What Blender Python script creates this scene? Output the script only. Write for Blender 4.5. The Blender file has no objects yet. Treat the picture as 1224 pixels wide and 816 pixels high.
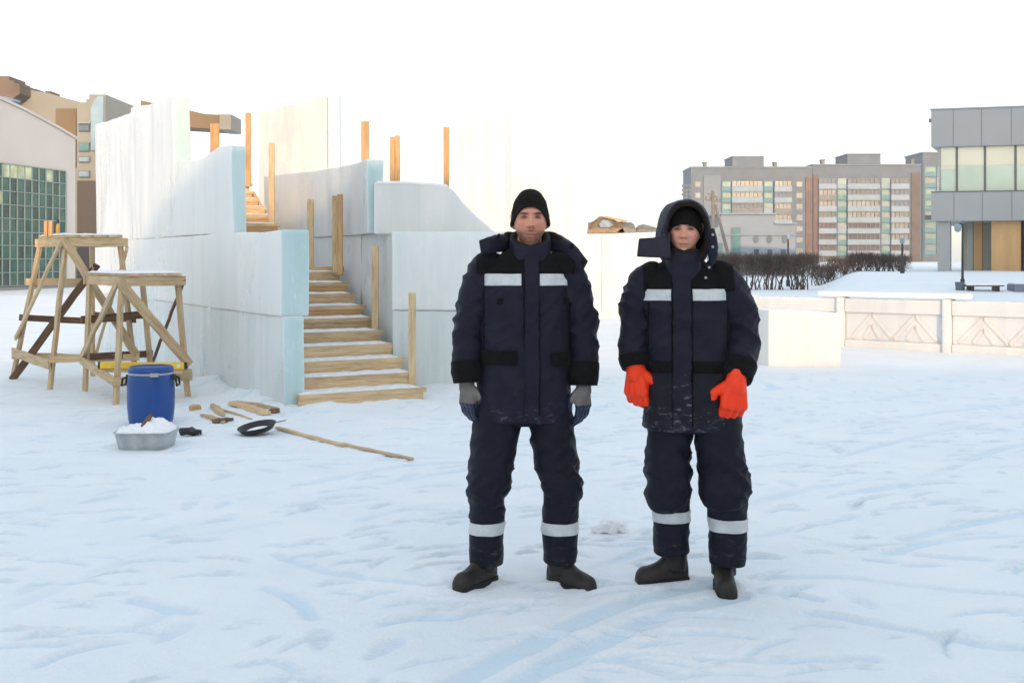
import bpy, bmesh, math, random
import numpy as np
from mathutils import Vector, Matrix, noise as mnoise
R = math.radians
SC = bpy.context.scene
COL = SC.collection
random.seed(7)
F = 1360.0; HORIZ = 310.0; CAMH = 1.5
def P(u, v, Y):
    return Vector(((u - 612) * Y / F, Y, CAMH - (v - HORIZ) * Y / F))
def X(u, Y): return (u - 612) * Y / F
def Z(v, Y): return CAMH - (v - HORIZ) * Y / F

# ------------------------------------------------------------------ materials
def new_mat(name):
    m = bpy.data.materials.new(name); m.use_nodes = True
    nt = m.node_tree
    b = nt.nodes['Principled BSDF']
    return m, nt, b
def nd(nt, t, **kw):
    n = nt.nodes.new(t)
    for k, v in kw.items():
        if k.startswith('i_'):
            key = k[2:].replace('_', ' ')
            n.inputs[key].default_value = v
        else:
            setattr(n, k, v)
    return n
def coords(nt, scale=(1, 1, 1), kind='Object'):
    tc = nd(nt, 'ShaderNodeTexCoord'); mp = nd(nt, 'ShaderNodeMapping')
    mp.inputs['Scale'].default_value = scale
    nt.links.new(tc.outputs[kind], mp.inputs['Vector'])
    return mp.outputs['Vector']
def ramp(nt, fac, stops):
    r = nd(nt, 'ShaderNodeValToRGB')
    e = r.color_ramp.elements
    while len(e) < len(stops): e.new(0.5)
    for i, (p, c) in enumerate(stops):
        e[i].position = p; e[i].color = (*c, 1)
    nt.links.new(fac, r.inputs['Fac'])
    return r.outputs['Color']
def noise_n(nt, vec, scale, detail=4, rough=.55):
    n = nd(nt, 'ShaderNodeTexNoise')
    n.inputs['Scale'].default_value = scale; n.inputs['Detail'].default_value = detail
    n.inputs['Roughness'].default_value = rough
    nt.links.new(vec, n.inputs['Vector'])
    return n.outputs['Fac']
def bump(nt, b, h, strength, dist, normal_in=None):
    n = nd(nt, 'ShaderNodeBump'); n.inputs['Strength'].default_value = strength
    n.inputs['Distance'].default_value = dist
    nt.links.new(h, n.inputs['Height'])
    if normal_in: nt.links.new(normal_in, n.inputs['Normal'])
    if b: nt.links.new(n.outputs['Normal'], b.inputs['Normal'])
    return n.outputs['Normal']
def simple(name, col, rough=.6, var=.12, scale=8, bmp=0, bdist=.01, metal=0, stretch=(1, 1, 1), spec=.4):
    m, nt, b = new_mat(name)
    v = coords(nt, stretch)
    f = noise_n(nt, v, scale)
    lo = tuple(c * (1 - var) for c in col); hi = tuple(min(1, c * (1 + var)) for c in col)
    nt.links.new(ramp(nt, f, [(.3, lo), (.7, hi)]), b.inputs['Base Color'])
    b.inputs['Roughness'].default_value = rough; b.inputs['Metallic'].default_value = metal
    b.inputs['Specular IOR Level'].default_value = spec
    if bmp: bump(nt, b, f, bmp, bdist)
    return m
def wood(name, c1, c2, c3=None):
    m, nt, b = new_mat(name)
    oi = nd(nt, 'ShaderNodeObjectInfo')
    tc = nd(nt, 'ShaderNodeTexCoord'); mp = nd(nt, 'ShaderNodeMapping')
    mp.inputs['Scale'].default_value = (1.2, 14, 14)
    add = nd(nt, 'ShaderNodeVectorMath', operation='ADD'); mul = nd(nt, 'ShaderNodeVectorMath', operation='SCALE')
    comb = nd(nt, 'ShaderNodeCombineXYZ')
    for k in 'XYZ': nt.links.new(oi.outputs['Random'], comb.inputs[k])
    nt.links.new(comb.outputs[0], mul.inputs[0]); mul.inputs['Scale'].default_value = 37
    nt.links.new(tc.outputs['Object'], add.inputs[0]); nt.links.new(mul.outputs[0], add.inputs[1])
    nt.links.new(add.outputs[0], mp.inputs['Vector'])
    f = noise_n(nt, mp.outputs[0], 3.2, 6, .65)
    col = ramp(nt, f, [(.3, c1), (.52, c2), (.72, c3 or c2)])
    n2 = noise_n(nt, add.outputs[0], 2.2, 3)
    hsv = nd(nt, 'ShaderNodeHueSaturation')
    mr = nd(nt, 'ShaderNodeMapRange'); mr.inputs['To Min'].default_value = .72; mr.inputs['To Max'].default_value = 1.22
    nt.links.new(n2, mr.inputs['Value']); nt.links.new(mr.outputs[0], hsv.inputs['Value'])
    nt.links.new(col, hsv.inputs['Color'])
    nt.links.new(hsv.outputs[0], b.inputs['Base Color'])
    b.inputs['Roughness'].default_value = .75
    bump(nt, b, f, .35, .006)
    return m
def ice(name, c1, c2, trans=.35, rough=.3, tcol=(.85, .9, .9), clear=0.0):
    m, nt, b = new_mat(name)
    v = coords(nt, (3.2, 3.2, .35)); f = noise_n(nt, v, 1.6, 5, .6)
    v2 = coords(nt, (1, 1, .6)); f2 = noise_n(nt, v2, 1.1, 4, .6)
    v3 = coords(nt, (22, 22, 1.2)); f3 = noise_n(nt, v3, 1.5, 3, .6)
    mx = nd(nt, 'ShaderNodeMath', operation='ADD'); nt.links.new(f, mx.inputs[0]); nt.links.new(f2, mx.inputs[1])
    mh = nd(nt, 'ShaderNodeMath', operation='MULTIPLY_ADD'); nt.links.new(f3, mh.inputs[0]); mh.inputs[1].default_value = .35
    nt.links.new(mx.outputs[0], mh.inputs[2])
    md = nd(nt, 'ShaderNodeMath', operation='MULTIPLY'); md.inputs[1].default_value = .42
    nt.links.new(mh.outputs[0], md.inputs[0])
    col = ramp(nt, md.outputs[0], [(.38, c1), (.58, c2)])
    # sawn blocks differ a little in clarity, in upright bands; trapped white bubbles
    vb = coords(nt, (2.3, 2.3, .02)); vo = nd(nt, 'ShaderNodeTexVoronoi'); vo.inputs['Scale'].default_value = 1.0; nt.links.new(vb, vo.inputs['Vector'])
    sv = nd(nt, 'ShaderNodeSeparateColor'); nt.links.new(vo.outputs['Color'], sv.inputs[0])
    tone = ramp(nt, sv.outputs[0], [(.0, (.90, .925, .93)), (1, (1.0, 1.0, 1.0))])
    m1 = nd(nt, 'ShaderNodeMix', data_type='RGBA', blend_type='MULTIPLY'); m1.inputs[0].default_value = .8
    nt.links.new(col, m1.inputs[6]); nt.links.new(tone, m1.inputs[7])
    vc = coords(nt, (1, 1, .5)); bub = noise_n(nt, vc, 6.5, 6, .75)
    m2 = nd(nt, 'ShaderNodeMix', data_type='RGBA'); nt.links.new(ramp(nt, bub, [(.60, (0, 0, 0)), (.72, (.7, .7, .7))]), m2.inputs[0])
    nt.links.new(m1.outputs[2], m2.inputs[6]); m2.inputs[7].default_value = (.93, .94, .94, 1)
    nt.links.new(m2.outputs[2], b.inputs['Base Color'])
    rr = nd(nt, 'ShaderNodeMapRange'); rr.inputs['From Min'].default_value = .35; rr.inputs['From Max'].default_value = .65
    rr.inputs['To Min'].default_value = rough - .12; rr.inputs['To Max'].default_value = rough + .25
    nt.links.new(f2, rr.inputs['Value']); nt.links.new(rr.outputs[0], b.inputs['Roughness'])
    b.inputs['IOR'].default_value = 1.31
    b.inputs['Subsurface Weight'].default_value = .55; b.inputs['Subsurface Radius'].default_value = (.55, .85, 1.0); b.inputs['Subsurface Scale'].default_value = .10
    nn = bump(nt, b, md.outputs[0], .35, .04)
    t = nd(nt, 'ShaderNodeBsdfTranslucent'); t.inputs['Color'].default_value = (*tcol, 1)
    mix = nd(nt, 'ShaderNodeMixShader'); mix.inputs['Fac'].default_value = trans
    nt.links.new(b.outputs[0], mix.inputs[1]); nt.links.new(t.outputs[0], mix.inputs[2])
    out = nt.nodes['Material Output']; nt.links.new(mix.outputs[0], out.inputs['Surface'])
    return m
MT = {}
MT['wood'] = wood('fresh_pine', (.45, .31, .16), (.62, .46, .27), (.70, .56, .37))
MT['wood_old'] = wood('weathered_pine', (.33, .23, .125), (.54, .40, .235), (.62, .49, .32))
MT['wood_dark'] = wood('wet_dark_wood', (.06, .035, .02), (.15, .085, .045), (.24, .15, .085))
MT['wood_orange'] = wood('sunny_pine', (.42, .24, .10), (.55, .34, .16), (.62, .42, .22))
MT['ice'] = ice('frosted_ice', (.82, .865, .87), (.93, .94, .935), .13)
MT['ice_base'] = ice('damp_base_ice', (.68, .755, .76), (.85, .88, .88), .12)
MT['ice_end'] = ice('aqua_end_ice', (.54, .72, .735), (.66, .80, .81), .14, .18)  # end faces: aqua of their shade and thickness put into the colour
MT['ice_white'] = ice('white_snowy_ice', (.78, .80, .80), (.88, .88, .875), .2)
MT['ice_thin'] = ice('thin_dappled_ice', (.66, .71, .72), (.88, .89, .885), .25)
def snow_mat():
    m, nt, b = new_mat('packed_snow')
    v = coords(nt)
    f = noise_n(nt, v, 1.3, 6, .6); g = noise_n(nt, v, 55, 5, .65); k = noise_n(nt, v, 9, 4, .6)
    c0 = ramp(nt, f, [(.32, (.765, .835, .87)), (.66, (.845, .885, .905))])
    at = nd(nt, 'ShaderNodeAttribute', attribute_name='dent_tint'); mx = nd(nt, 'ShaderNodeMix', data_type='RGBA')   # bluer tint in ruts and dents, stronger with depth
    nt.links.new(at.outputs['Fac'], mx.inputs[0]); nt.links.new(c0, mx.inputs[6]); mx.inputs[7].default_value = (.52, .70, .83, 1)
    nt.links.new(mx.outputs[2], b.inputs['Base Color'])
    b.inputs['Roughness'].default_value = .62; b.inputs['Specular IOR Level'].default_value = .25
    n1 = bump(nt, None, k, .45, .03)
    bump(nt, b, g, .7, .012, n1)
    return m
MT['snow'] = snow_mat()
MT['snow_cap'] = simple('loose_snow', (.86, .875, .89), .65, .04, 20, .5, .01)
MT['snow_dirty'] = simple('trodden_snow_on_boards', (.78, .79, .795), .7, .14, 14, .5, .008)

# ------------------------------------------------------------------ mesh helpers
class MB:
    def __init__(s): s.v = []; s.f = []; s.m = []
    def box(s, lo, hi, mi=0):
        x0, y0, z0 = lo; x1, y1, z1 = hi
        return s.hexa([(x0, y0, z0), (x1, y0, z0), (x1, y1, z0), (x0, y1, z0), (x0, y0, z1), (x1, y0, z1), (x1, y1, z1), (x0, y1, z1)], mi)
    def hexa(s, c, mi=0):
        n = len(s.v); s.v += [tuple(p) for p in c]
        for q in ((0, 3, 2, 1), (4, 5, 6, 7), (0, 1, 5, 4), (1, 2, 6, 5), (2, 3, 7, 6), (3, 0, 4, 7)):
            s.f.append(tuple(n + i for i in q)); s.m.append(mi)
        return s
    def beam(s, a, b, w, t, up=(0, 0, 1), mi=0):
        a = Vector(a); b = Vector(b); d = (b - a).normalized(); upv = Vector(up)
        if abs(d.dot(upv)) > .97: upv = Vector((0, 1, 0))
        sd = d.cross(upv).normalized(); u2 = sd.cross(d)
        c = []
        for p in (a, b):
            for i, j in ((-1, -1), (1, -1), (1, 1), (-1, 1)):
                c.append(p + sd * (i * w / 2) + u2 * (j * t / 2))
        return s.hexa([c[0], c[1], c[2], c[3], c[4], c[5], c[6], c[7]], mi)
    def prism(s, pts, off, mi=0):
        n = len(s.v); k = len(pts); off = Vector(off)
        s.v += [tuple(p) for p in pts] + [tuple(Vector(p) + off) for p in pts]
        s.f.append(tuple(n + i for i in range(k))); s.m.append(mi)
        s.f.append(tuple(n + k + i for i in reversed(range(k)))); s.m.append(mi)
        for i in range(k):
            j = (i + 1) % k
            s.f.append((n + i, n + k + i, n + k + j, n + j)); s.m.append(mi)
        return s
    def tube(s, pts, rad, seg=10, mi=0):
        pts = [Vector(p) for p in pts]; n0 = len(s.v)
        rads = rad if isinstance(rad, (list, tuple)) else [rad] * len(pts)
        for i, p in enumerate(pts):
            d = (pts[min(i + 1, len(pts) - 1)] - pts[max(i - 1, 0)]).normalized()
            ref = Vector((0, 0, 1)) if abs(d.z) < .9 else Vector((1, 0, 0))
            a = d.cross(ref).normalized(); b = a.cross(d)
            for k in range(seg):
                t = 2 * math.pi * k / seg
                s.v.append(tuple(p + a * (math.cos(t) * rads[i]) + b * (math.sin(t) * rads[i])))
        for i in range(len(pts) - 1):
            for k in range(seg):
                k2 = (k + 1) % seg
                s.f.append((n0 + i * seg + k, n0 + i * seg + k2, n0 + (i + 1) * seg + k2, n0 + (i + 1) * seg + k)); s.m.append(mi)
        s.f.append(tuple(n0 + k for k in reversed(range(seg)))); s.m.append(mi)
        e = n0 + (len(pts) - 1) * seg
        s.f.append(tuple(e + k for k in range(seg))); s.m.append(mi)
        return s
    def lathe(s, prof, c=(0, 0, 0), seg=40, mi=0, sx=1, sy=1):
        n0 = len(s.v)
        for r, z in prof:
            for k in range(seg):
                t = 2 * math.pi * k / seg
                s.v.append((c[0] + r * sx * math.cos(t), c[1] + r * sy * math.sin(t), c[2] + z))
        for i in range(len(prof) - 1):
            for k in range(seg):
                k2 = (k + 1) % seg
                s.f.append((n0 + i * seg + k, n0 + i * seg + k2, n0 + (i + 1) * seg + k2, n0 + (i + 1) * seg + k)); s.m.append(mi)
        s.f.append(tuple(n0 + k for k in reversed(range(seg)))); s.m.append(mi)
        e = n0 + (len(prof) - 1) * seg
        s.f.append(tuple(e + k for k in range(seg))); s.m.append(mi)
        return s
    def build(s, name, mats, parent=None, smooth=False, bevel=0, fix=True):
        me = bpy.data.meshes.new(name)
        me.from_pydata(s.v, [], s.f)
        return finish(name, me, mats, parent, smooth, bevel, s.m, fix)
def finish(name, me, mats, parent=None, smooth=False, bevel=0, mi=None, fix=True):
    if not isinstance(mats, (list, tuple)): mats = [mats]
    for m in mats: me.materials.append(m)
    if mi is not None and any(mi): me.polygons.foreach_set('material_index', mi)
    if fix or bevel:
        bm = bmesh.new(); bm.from_mesh(me)
        if fix: bmesh.ops.recalc_face_normals(bm, faces=bm.faces)
        if bevel:
            es = [e for e in bm.edges if len(e.link_faces) == 2 and e.calc_face_angle(0) > .6]
            bmesh.ops.bevel(bm, geom=es, offset=bevel, segments=2, affect='EDGES', profile=.6)
        bm.to_mesh(me); bm.free()
    if smooth: me.polygons.foreach_set('use_smooth', [True] * len(me.polygons))
    o = bpy.data.objects.new(name, me); COL.objects.link(o)
    if parent is not None: attach(o, parent)
    return o
def world_of(o):
    m = o.matrix_basis.copy(); p = o.parent
    while p is not None: m = p.matrix_basis @ m; p = p.parent
    return m
def attach(o, parent):
    """parent o, keeping its present world placement"""
    m = world_of(parent).inverted() @ o.matrix_basis
    o.parent = parent; o.matrix_basis = m
def thing(name, label, cat, loc=(0, 0, 0), group=None):
    o = bpy.data.objects.new(name, None); COL.objects.link(o)
    o.location = loc; o.empty_display_size = .2
    return tag(o, label, cat, group)
def tag(o, label, cat, group=None, kind=None):
    o['label'] = label; o['category'] = cat
    if group: o['group'] = group
    if kind: o['kind'] = kind
    return o
def board(name, a, b, w, t, mat, parent=None, up=(0, 0, 1), bevel=.004, rough=.0):
    """a sawn board from a to b; local X runs along the grain; w is across, t along 'up'"""
    a = Vector(a); b = Vector(b); L = (b - a).length; d = (b - a).normalized(); upv = Vector(up)
    if abs(d.dot(upv)) > .97: upv = Vector((0, 1, 0))
    sd = upv.cross(d).normalized(); u2 = d.cross(sd)
    rot = Matrix((d, sd, u2)).transposed()
    n = max(2, int(L / .16)); vs = []; fs = []
    rng = random.Random(hash((round(a.x, 3), round(b.z, 3), round(L, 3))) & 0xffff)
    for i in range(n + 1):
        x = -L / 2 + L * i / n
        jy = rng.uniform(-1, 1) * rough; jz = rng.uniform(-1, 1) * rough
        for p, q in ((-1, -1), (1, -1), (1, 1), (-1, 1)): vs.append((x, p * w / 2 + jy, q * t / 2 + jz))
    for i in range(n):
        for k in range(4):
            k2 = (k + 1) % 4
            fs.append((i * 4 + k, i * 4 + k2, i * 4 + 4 + k2, i * 4 + 4 + k))
    fs.append((3, 2, 1, 0)); fs.append(tuple(n * 4 + k for k in range(4)))
    me = bpy.data.meshes.new(name); me.from_pydata(vs, [], fs)
    o = finish(name, me, mat, None, False, bevel)
    o.location = (a + b) / 2; o.rotation_euler = rot.to_euler()
    if parent is not None: attach(o, parent)
    return o

# ------------------------------------------------------------------ camera, world, sun
cam_d = bpy.data.cameras.new('camera'); cam = bpy.data.objects.new('camera', cam_d); COL.objects.link(cam)
cam.location = (0, 0, CAMH); cam.rotation_euler = (R(90), 0, 0)
cam_d.sensor_width = 36; cam_d.lens = 40; cam_d.shift_y = -98 / 1224; cam_d.clip_end = 6000; cam_d.clip_start = .05
SC.camera = cam
SUN_AZ = 78.0; SUN_EL = 11.3          # sun stands behind the viewer's right shoulder
w = bpy.data.worlds.new('World'); SC.world = w; w.use_nodes = True
nt = w.node_tree; bg = nt.nodes['Background']
sky = nt.nodes.new('ShaderNodeTexSky'); sky.sky_type = 'NISHITA'; sky.sun_disc = False
sky.sun_elevation = R(SUN_EL); sky.sun_rotation = R(90 + SUN_AZ)
sky.air_density = 1.0; sky.dust_density = 1.5; sky.ozone_density = 1.0; sky.altitude = 100
veil = nt.nodes.new('ShaderNodeMix'); veil.data_type = 'RGBA'; veil.blend_type = 'ADD'
veil.inputs[0].default_value = 1
nt.links.new(sky.outputs[0], veil.inputs[6]); veil.inputs[7].default_value = (3.9, 4.05, 4.2, 1)   # thin bright winter cloud
nt.links.new(veil.outputs[2], bg.inputs['Color']); bg.inputs['Strength'].default_value = .1
sd = bpy.data.lights.new('sun', 'SUN'); sun = bpy.data.objects.new('sun', sd); COL.objects.link(sun)
sd.energy = 2.2; sd.angle = R(.6); sd.color = (1, .64, .36)
ce = math.cos(R(SUN_EL)); ray = Vector((-math.cos(R(SUN_AZ)) * ce, math.sin(R(SUN_AZ)) * ce, -math.sin(R(SUN_EL))))
sun.rotation_euler = ray.to_track_quat('-Z', 'Y').to_euler(); sun.location = (30, -30, 30)
vs_ = SC.view_settings; vs_.view_transform = 'Standard'; vs_.look = 'None'; vs_.gamma = 1; vs_.exposure = .80
vs_.use_curve_mapping = False
SC.render.engine = 'CYCLES'; SC.cycles.use_denoising = True; SC.cycles.max_bounces = 8
SC.cycles.diffuse_bounces = 4; SC.cycles.glossy_bounces = 3; SC.cycles.transmission_bounces = 4

# ------------------------------------------------------------------ ground
def vnoise(x, y, seed=0):
    xi = np.floor(x).astype(np.int64); yi = np.floor(y).astype(np.int64)
    fx = x - xi; fy = y - yi; fx = fx * fx * (3 - 2 * fx); fy = fy * fy * (3 - 2 * fy)
    def h(a, b):
        n = (a * 374761393 + b * 668265263 + seed * 1442695041) & 0xffffffff
        n = ((n ^ (n >> 13)) * 1274126177) & 0xffffffff
        return ((n ^ (n >> 16)) & 0xffff) / 65535.0
    return (h(xi, yi) * (1 - fx) + h(xi + 1, yi) * fx) * (1 - fy) + (h(xi, yi + 1) * (1 - fx) + h(xi + 1, yi + 1) * fx) * fy
def fbm(x, y, o=4, seed=0):
    s = 0; a = .5
    for i in range(o): s = s + a * (vnoise(x, y, seed + i) - .5); x = x * 2.03; y = y * 2.03; a *= .5
    return s
def smooth(t): t = np.clip(t, 0, 1); return t * t * (3 - 2 * t)
TRACKS = [  # wheel and sledge tracks on the snow: ground points read off the photograph, width, depth
 ([(520, 830), (620, 775), (740, 722), (860, 694)], .13, .020), ([(590, 830), (690, 778), (790, 735), (880, 712)], .13, .020),
 ([(640, 806), (720, 786), (806, 806)], .09, .014),
 ([(970, 731), (1040, 742), (1170, 766), (1260, 775)], .08, .024), ([(840, 785), (940, 786), (1045, 786)], .07, .018),
 ([(905, 706), (940, 708), (980, 716)], .07, .020), ([(890, 560), (1000, 556), (1120, 560), (1240, 552)], .10, .014),
 ([(1080, 645), (1150, 628), (1240, 612)], .10, .022), ([(1040, 668), (1130, 645), (1240, 640)], .09, .016),
 ([(905, 640), (960, 628), (1020, 617)], .08, .018), ([(1010, 590), (1090, 575), (1180, 540), (1240, 528)], .11, .018),
 ([(930, 520), (1060, 500), (1240, 478)], .12, .014), ([(1000, 545), (1100, 520), (1180, 505)], .1, .018),
 ([(900, 690), (1010, 690), (1100, 700), (1240, 712)], .07, .014),
 ([(360, 590), (460, 575), (560, 560)], .09, .012), ([(250, 605), (340, 582), (480, 556), (555, 552)], .12, .014),
 ([(330, 660), (400, 683), (480, 692), (550, 700)], .08, .016), ([(160, 715), (205, 727), (232, 731)], .09, .02),
 ([(290, 795), (330, 791), (370, 812)], .05, .014), ([(320, 700), (355, 716), (375, 738)], .08, .016),
 ([(0, 730), (120, 680), (230, 640), (330, 622)], .10, .008), ([(430, 620), (520, 600), (560, 605)], .08, .014),
 ([(640, 590), (700, 575), (770, 570)], .09, .013), ([(690, 645), (735, 650), (775, 648)], .08, .014),
 ([(700, 680), (740, 668), (770, 655)], .07, .014), ([(900, 600), (960, 585), (1040, 570)], .10, .014),
 ([(880, 470), (980, 482), (1100, 470)], .12, .012), ([(950, 640), (1060, 660), (1180, 668)], .07, .012),
]
def seg_dist(x, y, pts):
    d = np.full(x.shape, 9.9)
    for (ax, ay), (bx, by) in zip(pts[:-1], pts[1:]):
        dx, dy = bx - ax, by - ay; L = dx * dx + dy * dy + 1e-9
        t = np.clip(((x - ax) * dx + (y - ay) * dy) / L, 0, 1)
        d = np.minimum(d, np.hypot(x - ax - t * dx, y - ay - t * dy))
    return d
def curve(pts, n=14):
    out = []
    for i in range(len(pts) - 1):
        p0 = pts[max(i - 1, 0)]; p1 = pts[i]; p2 = pts[i + 1]; p3 = pts[min(i + 2, len(pts) - 1)]
        for k in range(n):
            t = k / n
            out.append(tuple(.5 * (2 * b + (c - a) * t + (2 * a - 5 * b + 4 * c - d) * t * t + (3 * b - a - 3 * c + d) * t ** 3) for a, b, c, d in zip(p0, p1, p2, p3)))
    out.append(tuple(pts[-1])); return out
def base_h(x, y):
    bank = .85 * smooth((x - .265 * y) / 2.6) * smooth((y - 30) / 14)
    left = .25 * smooth((-x - 9) / 6) * smooth((y - 20) / 10) * smooth((48 - y) / 10)
    return bank + left
def ground_h(x, y, dent_tint=None):
    h = base_h(x, y)
    far = smooth((np.hypot(x, y) - 8) / 30)
    h = h + fbm(x * .35, y * .35, 3, 3) * (.035 + .12 * far) * smooth((220 - np.hypot(x, y)) / 60)
    near = smooth((26 - np.abs(y)) / 6)
    h = h + near * (fbm(x * 2.2, y * 2.2, 4, 11) * .013 + np.abs(fbm(x * 6, y * 6, 3, 23)) * -.012 + fbm(x * 14, y * 14, 2, 29) * .006)
    # long low wind ridges
    h = h + near * .005 * fbm((x + .35 * y) * .9, (y - .3 * x) * 4.5, 3, 41) * 2
    lev = np.exp(-((x - .45) / .9) ** 4 - ((y - 5.3) / .7) ** 4); h = h * (1 - .85 * lev)
    flat = (np.abs(x) < 14) & (y > 3) & (y < 17)
    xs = x[flat]; ys = y[flat]; acc = np.zeros(xs.shape)
    rag = 1 + 1.1 * fbm(xs * 9, ys * 9, 2, 77)
    gate = smooth(.5 + 2.2 * fbm(xs * 1.1, ys * 1.1, 2, 91))
    for pts, wd, dp in TRACKS:
        g = [(X(u, 2040 / (v - 310)), 2040 / (v - 310)) for u, v in pts]
        g = curve(g, 8)
        lo = np.array(g).min(0) - .5; hi = np.array(g).max(0) + .5
        s = (xs > lo[0]) & (xs < hi[0]) & (ys > lo[1]) & (ys < hi[1])
        d = seg_dist(xs[s], ys[s], g) / (wd * .5)
        dp = dp * .7; acc[s] += (-dp * np.exp(-d ** 8) + dp * .35 * np.exp(-((d - 1.35) / .3) ** 2)) * rag[s] * (.35 + .65 * gate[s])
    rng = random.Random(5)
    for i in range(190):     # footprints
        if i < 120: fx = rng.uniform(-5, 6); fy = rng.uniform(3.8, 9)
        else: fx = rng.uniform(-7, 9); fy = rng.uniform(6, 15)
        an = rng.gauss(1.2, .7); dp = rng.uniform(.003, .009)
        s = (np.abs(xs - fx) < .4) & (np.abs(ys - fy) < .4)
        if not s.any(): continue
        a = (xs[s] - fx) * math.cos(an) + (ys[s] - fy) * math.sin(an); b = -(xs[s] - fx) * math.sin(an) + (ys[s] - fy) * math.cos(an)
        q = (a / .15) ** 2 + (b / (.050 + .012 * np.tanh(a * 14))) ** 2
        acc[s] += (-dp * np.exp(-q ** 6) * (1 + .45 * np.sin(a * 210)) + dp * .35 * np.exp(-((q - 1.9) / .8) ** 2)) * rag[s]
    rng = random.Random(17)
    for i in range(1500):     # short scrapes and crust edges
        if i < 850: fx = rng.uniform(-.5, 9); fy = rng.uniform(4.2, 15)
        else: fx = rng.uniform(-7, 1); fy = rng.uniform(4, 14)
        if fx > .6 * fy + .5 or fx < -.5 * fy - .4: continue
        an = rng.gauss(.25, .35); L = rng.uniform(.03, .20); W_ = rng.uniform(.009, .020) * (1 + fy * .05); dp = rng.uniform(.006, .014)
        s = (np.abs(xs - fx) < L * 2.2) & (np.abs(ys - fy) < L * 2.2)
        if not s.any(): continue
        a = (xs[s] - fx) * math.cos(an) + (ys[s] - fy) * math.sin(an); b = -(xs[s] - fx) * math.sin(an) + (ys[s] - fy) * math.cos(an) + .25 * a * a / L
        k = np.exp(-(a / L) ** 4 - (b / W_) ** 2) - .5 * np.exp(-(a / L) ** 4 - ((b - W_ * 2) / W_) ** 2)
        acc[s] += -dp * k * (.4 + 1.2 * rag[s])
    if dent_tint is not None: dent_tint[flat] = np.clip((-acc - .002) / .014, 0, .5)
    # snow swept up against the foot of the ice walls
    for pts, off, hh in (([(-2.3, 11.35), (-7.6, 20)], .16, .11), ([(-1.2, 12.9), (.45, 12.75)], .12, .13), ([(-2.2, 11.3), (-1.0, 12.1)], .1, .05)):
        d = np.maximum(0, seg_dist(xs, ys, pts) - off * .3) / off
        acc += hh * np.exp(-d) * np.clip(.55 + 2.2 * fbm(xs * 2.6, ys * 2.6, 3, 61), 0, 1.6)
    h[flat] += acc
    return h
def axis(dense0, dense1, step, lo, hi, grow=1.06):
    a = list(np.arange(dense0, dense1, step)); s = step; x = a[-1]
    while x < hi: s *= grow; x += s; a.append(x)
    s = step; x = a[0]; pre = []
    while x > lo: s *= grow; x -= s; pre.append(x)
    return np.array(pre[::-1] + a)
gx = axis(-4.4, 5.6, .018, -430, 430, 1.045); gy = axis(3.8, 9.0, .016, -300, 400, 1.03)
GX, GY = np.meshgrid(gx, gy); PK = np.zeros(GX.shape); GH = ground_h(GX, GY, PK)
ny, nx = GX.shape
me = bpy.data.meshes.new('snow_ground')
me.vertices.add(nx * ny); me.vertices.foreach_set('co', np.stack([GX, GY, GH], -1).astype(np.float32).ravel())
i0 = (np.arange(ny - 1)[:, None] * nx + np.arange(nx - 1)[None, :]).ravel()
q = np.stack([i0, i0 + 1, i0 + nx + 1, i0 + nx], -1).astype(np.int32)
me.loops.add(q.size); me.loops.foreach_set('vertex_index', q.ravel())
me.polygons.add(len(q)); me.polygons.foreach_set('loop_start', np.arange(0, q.size, 4, dtype=np.int32))
me.update(calc_edges=True); me.polygons.foreach_set('use_smooth', [True] * len(q))
at = me.attributes.new('dent_tint', 'FLOAT', 'POINT'); at.data.foreach_set('value', PK.astype(np.float32).ravel())
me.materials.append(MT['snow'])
go = bpy.data.objects.new('snow_ground', me); COL.objects.link(go); go['kind'] = 'structure'
go['label'] = 'trodden blue white snow covering the square'
def gz(x, y): return float(ground_h(np.array([[float(x)]]), np.array([[float(y)]]))[0, 0])
def hit(u, v):
    """ground point seen at pixel (u, v)"""
    for Y in np.arange(3, 160, .1):
        if Z(v, Y) <= float(base_h(np.array(X(u, Y)), np.array(Y))): return X(u, Y), float(Y), Z(v, Y)
    return X(u, 160), 160., 0

def add_haze(density):
    b = MB(); b.box((-470, -340, -2), (470, 440, 40))
    m = bpy.data.materials.new('winter_haze'); m.use_nodes = True; nt = m.node_tree
    nt.nodes.remove(nt.nodes['Principled BSDF']); v = nt.nodes.new('ShaderNodeVolumePrincipled')
    v.inputs['Color'].default_value = (.93, .95, .97, 1); v.inputs['Density'].default_value = density; v.inputs['Anisotropy'].default_value = .2
    nt.links.new(v.outputs[0], nt.nodes['Material Output'].inputs['Volume'])
    o = b.build('haze', m); o['kind'] = 'stuff'; o['label'] = 'thin pale winter haze over the whole square'
    o.display_type = 'WIRE'
    return o
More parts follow.
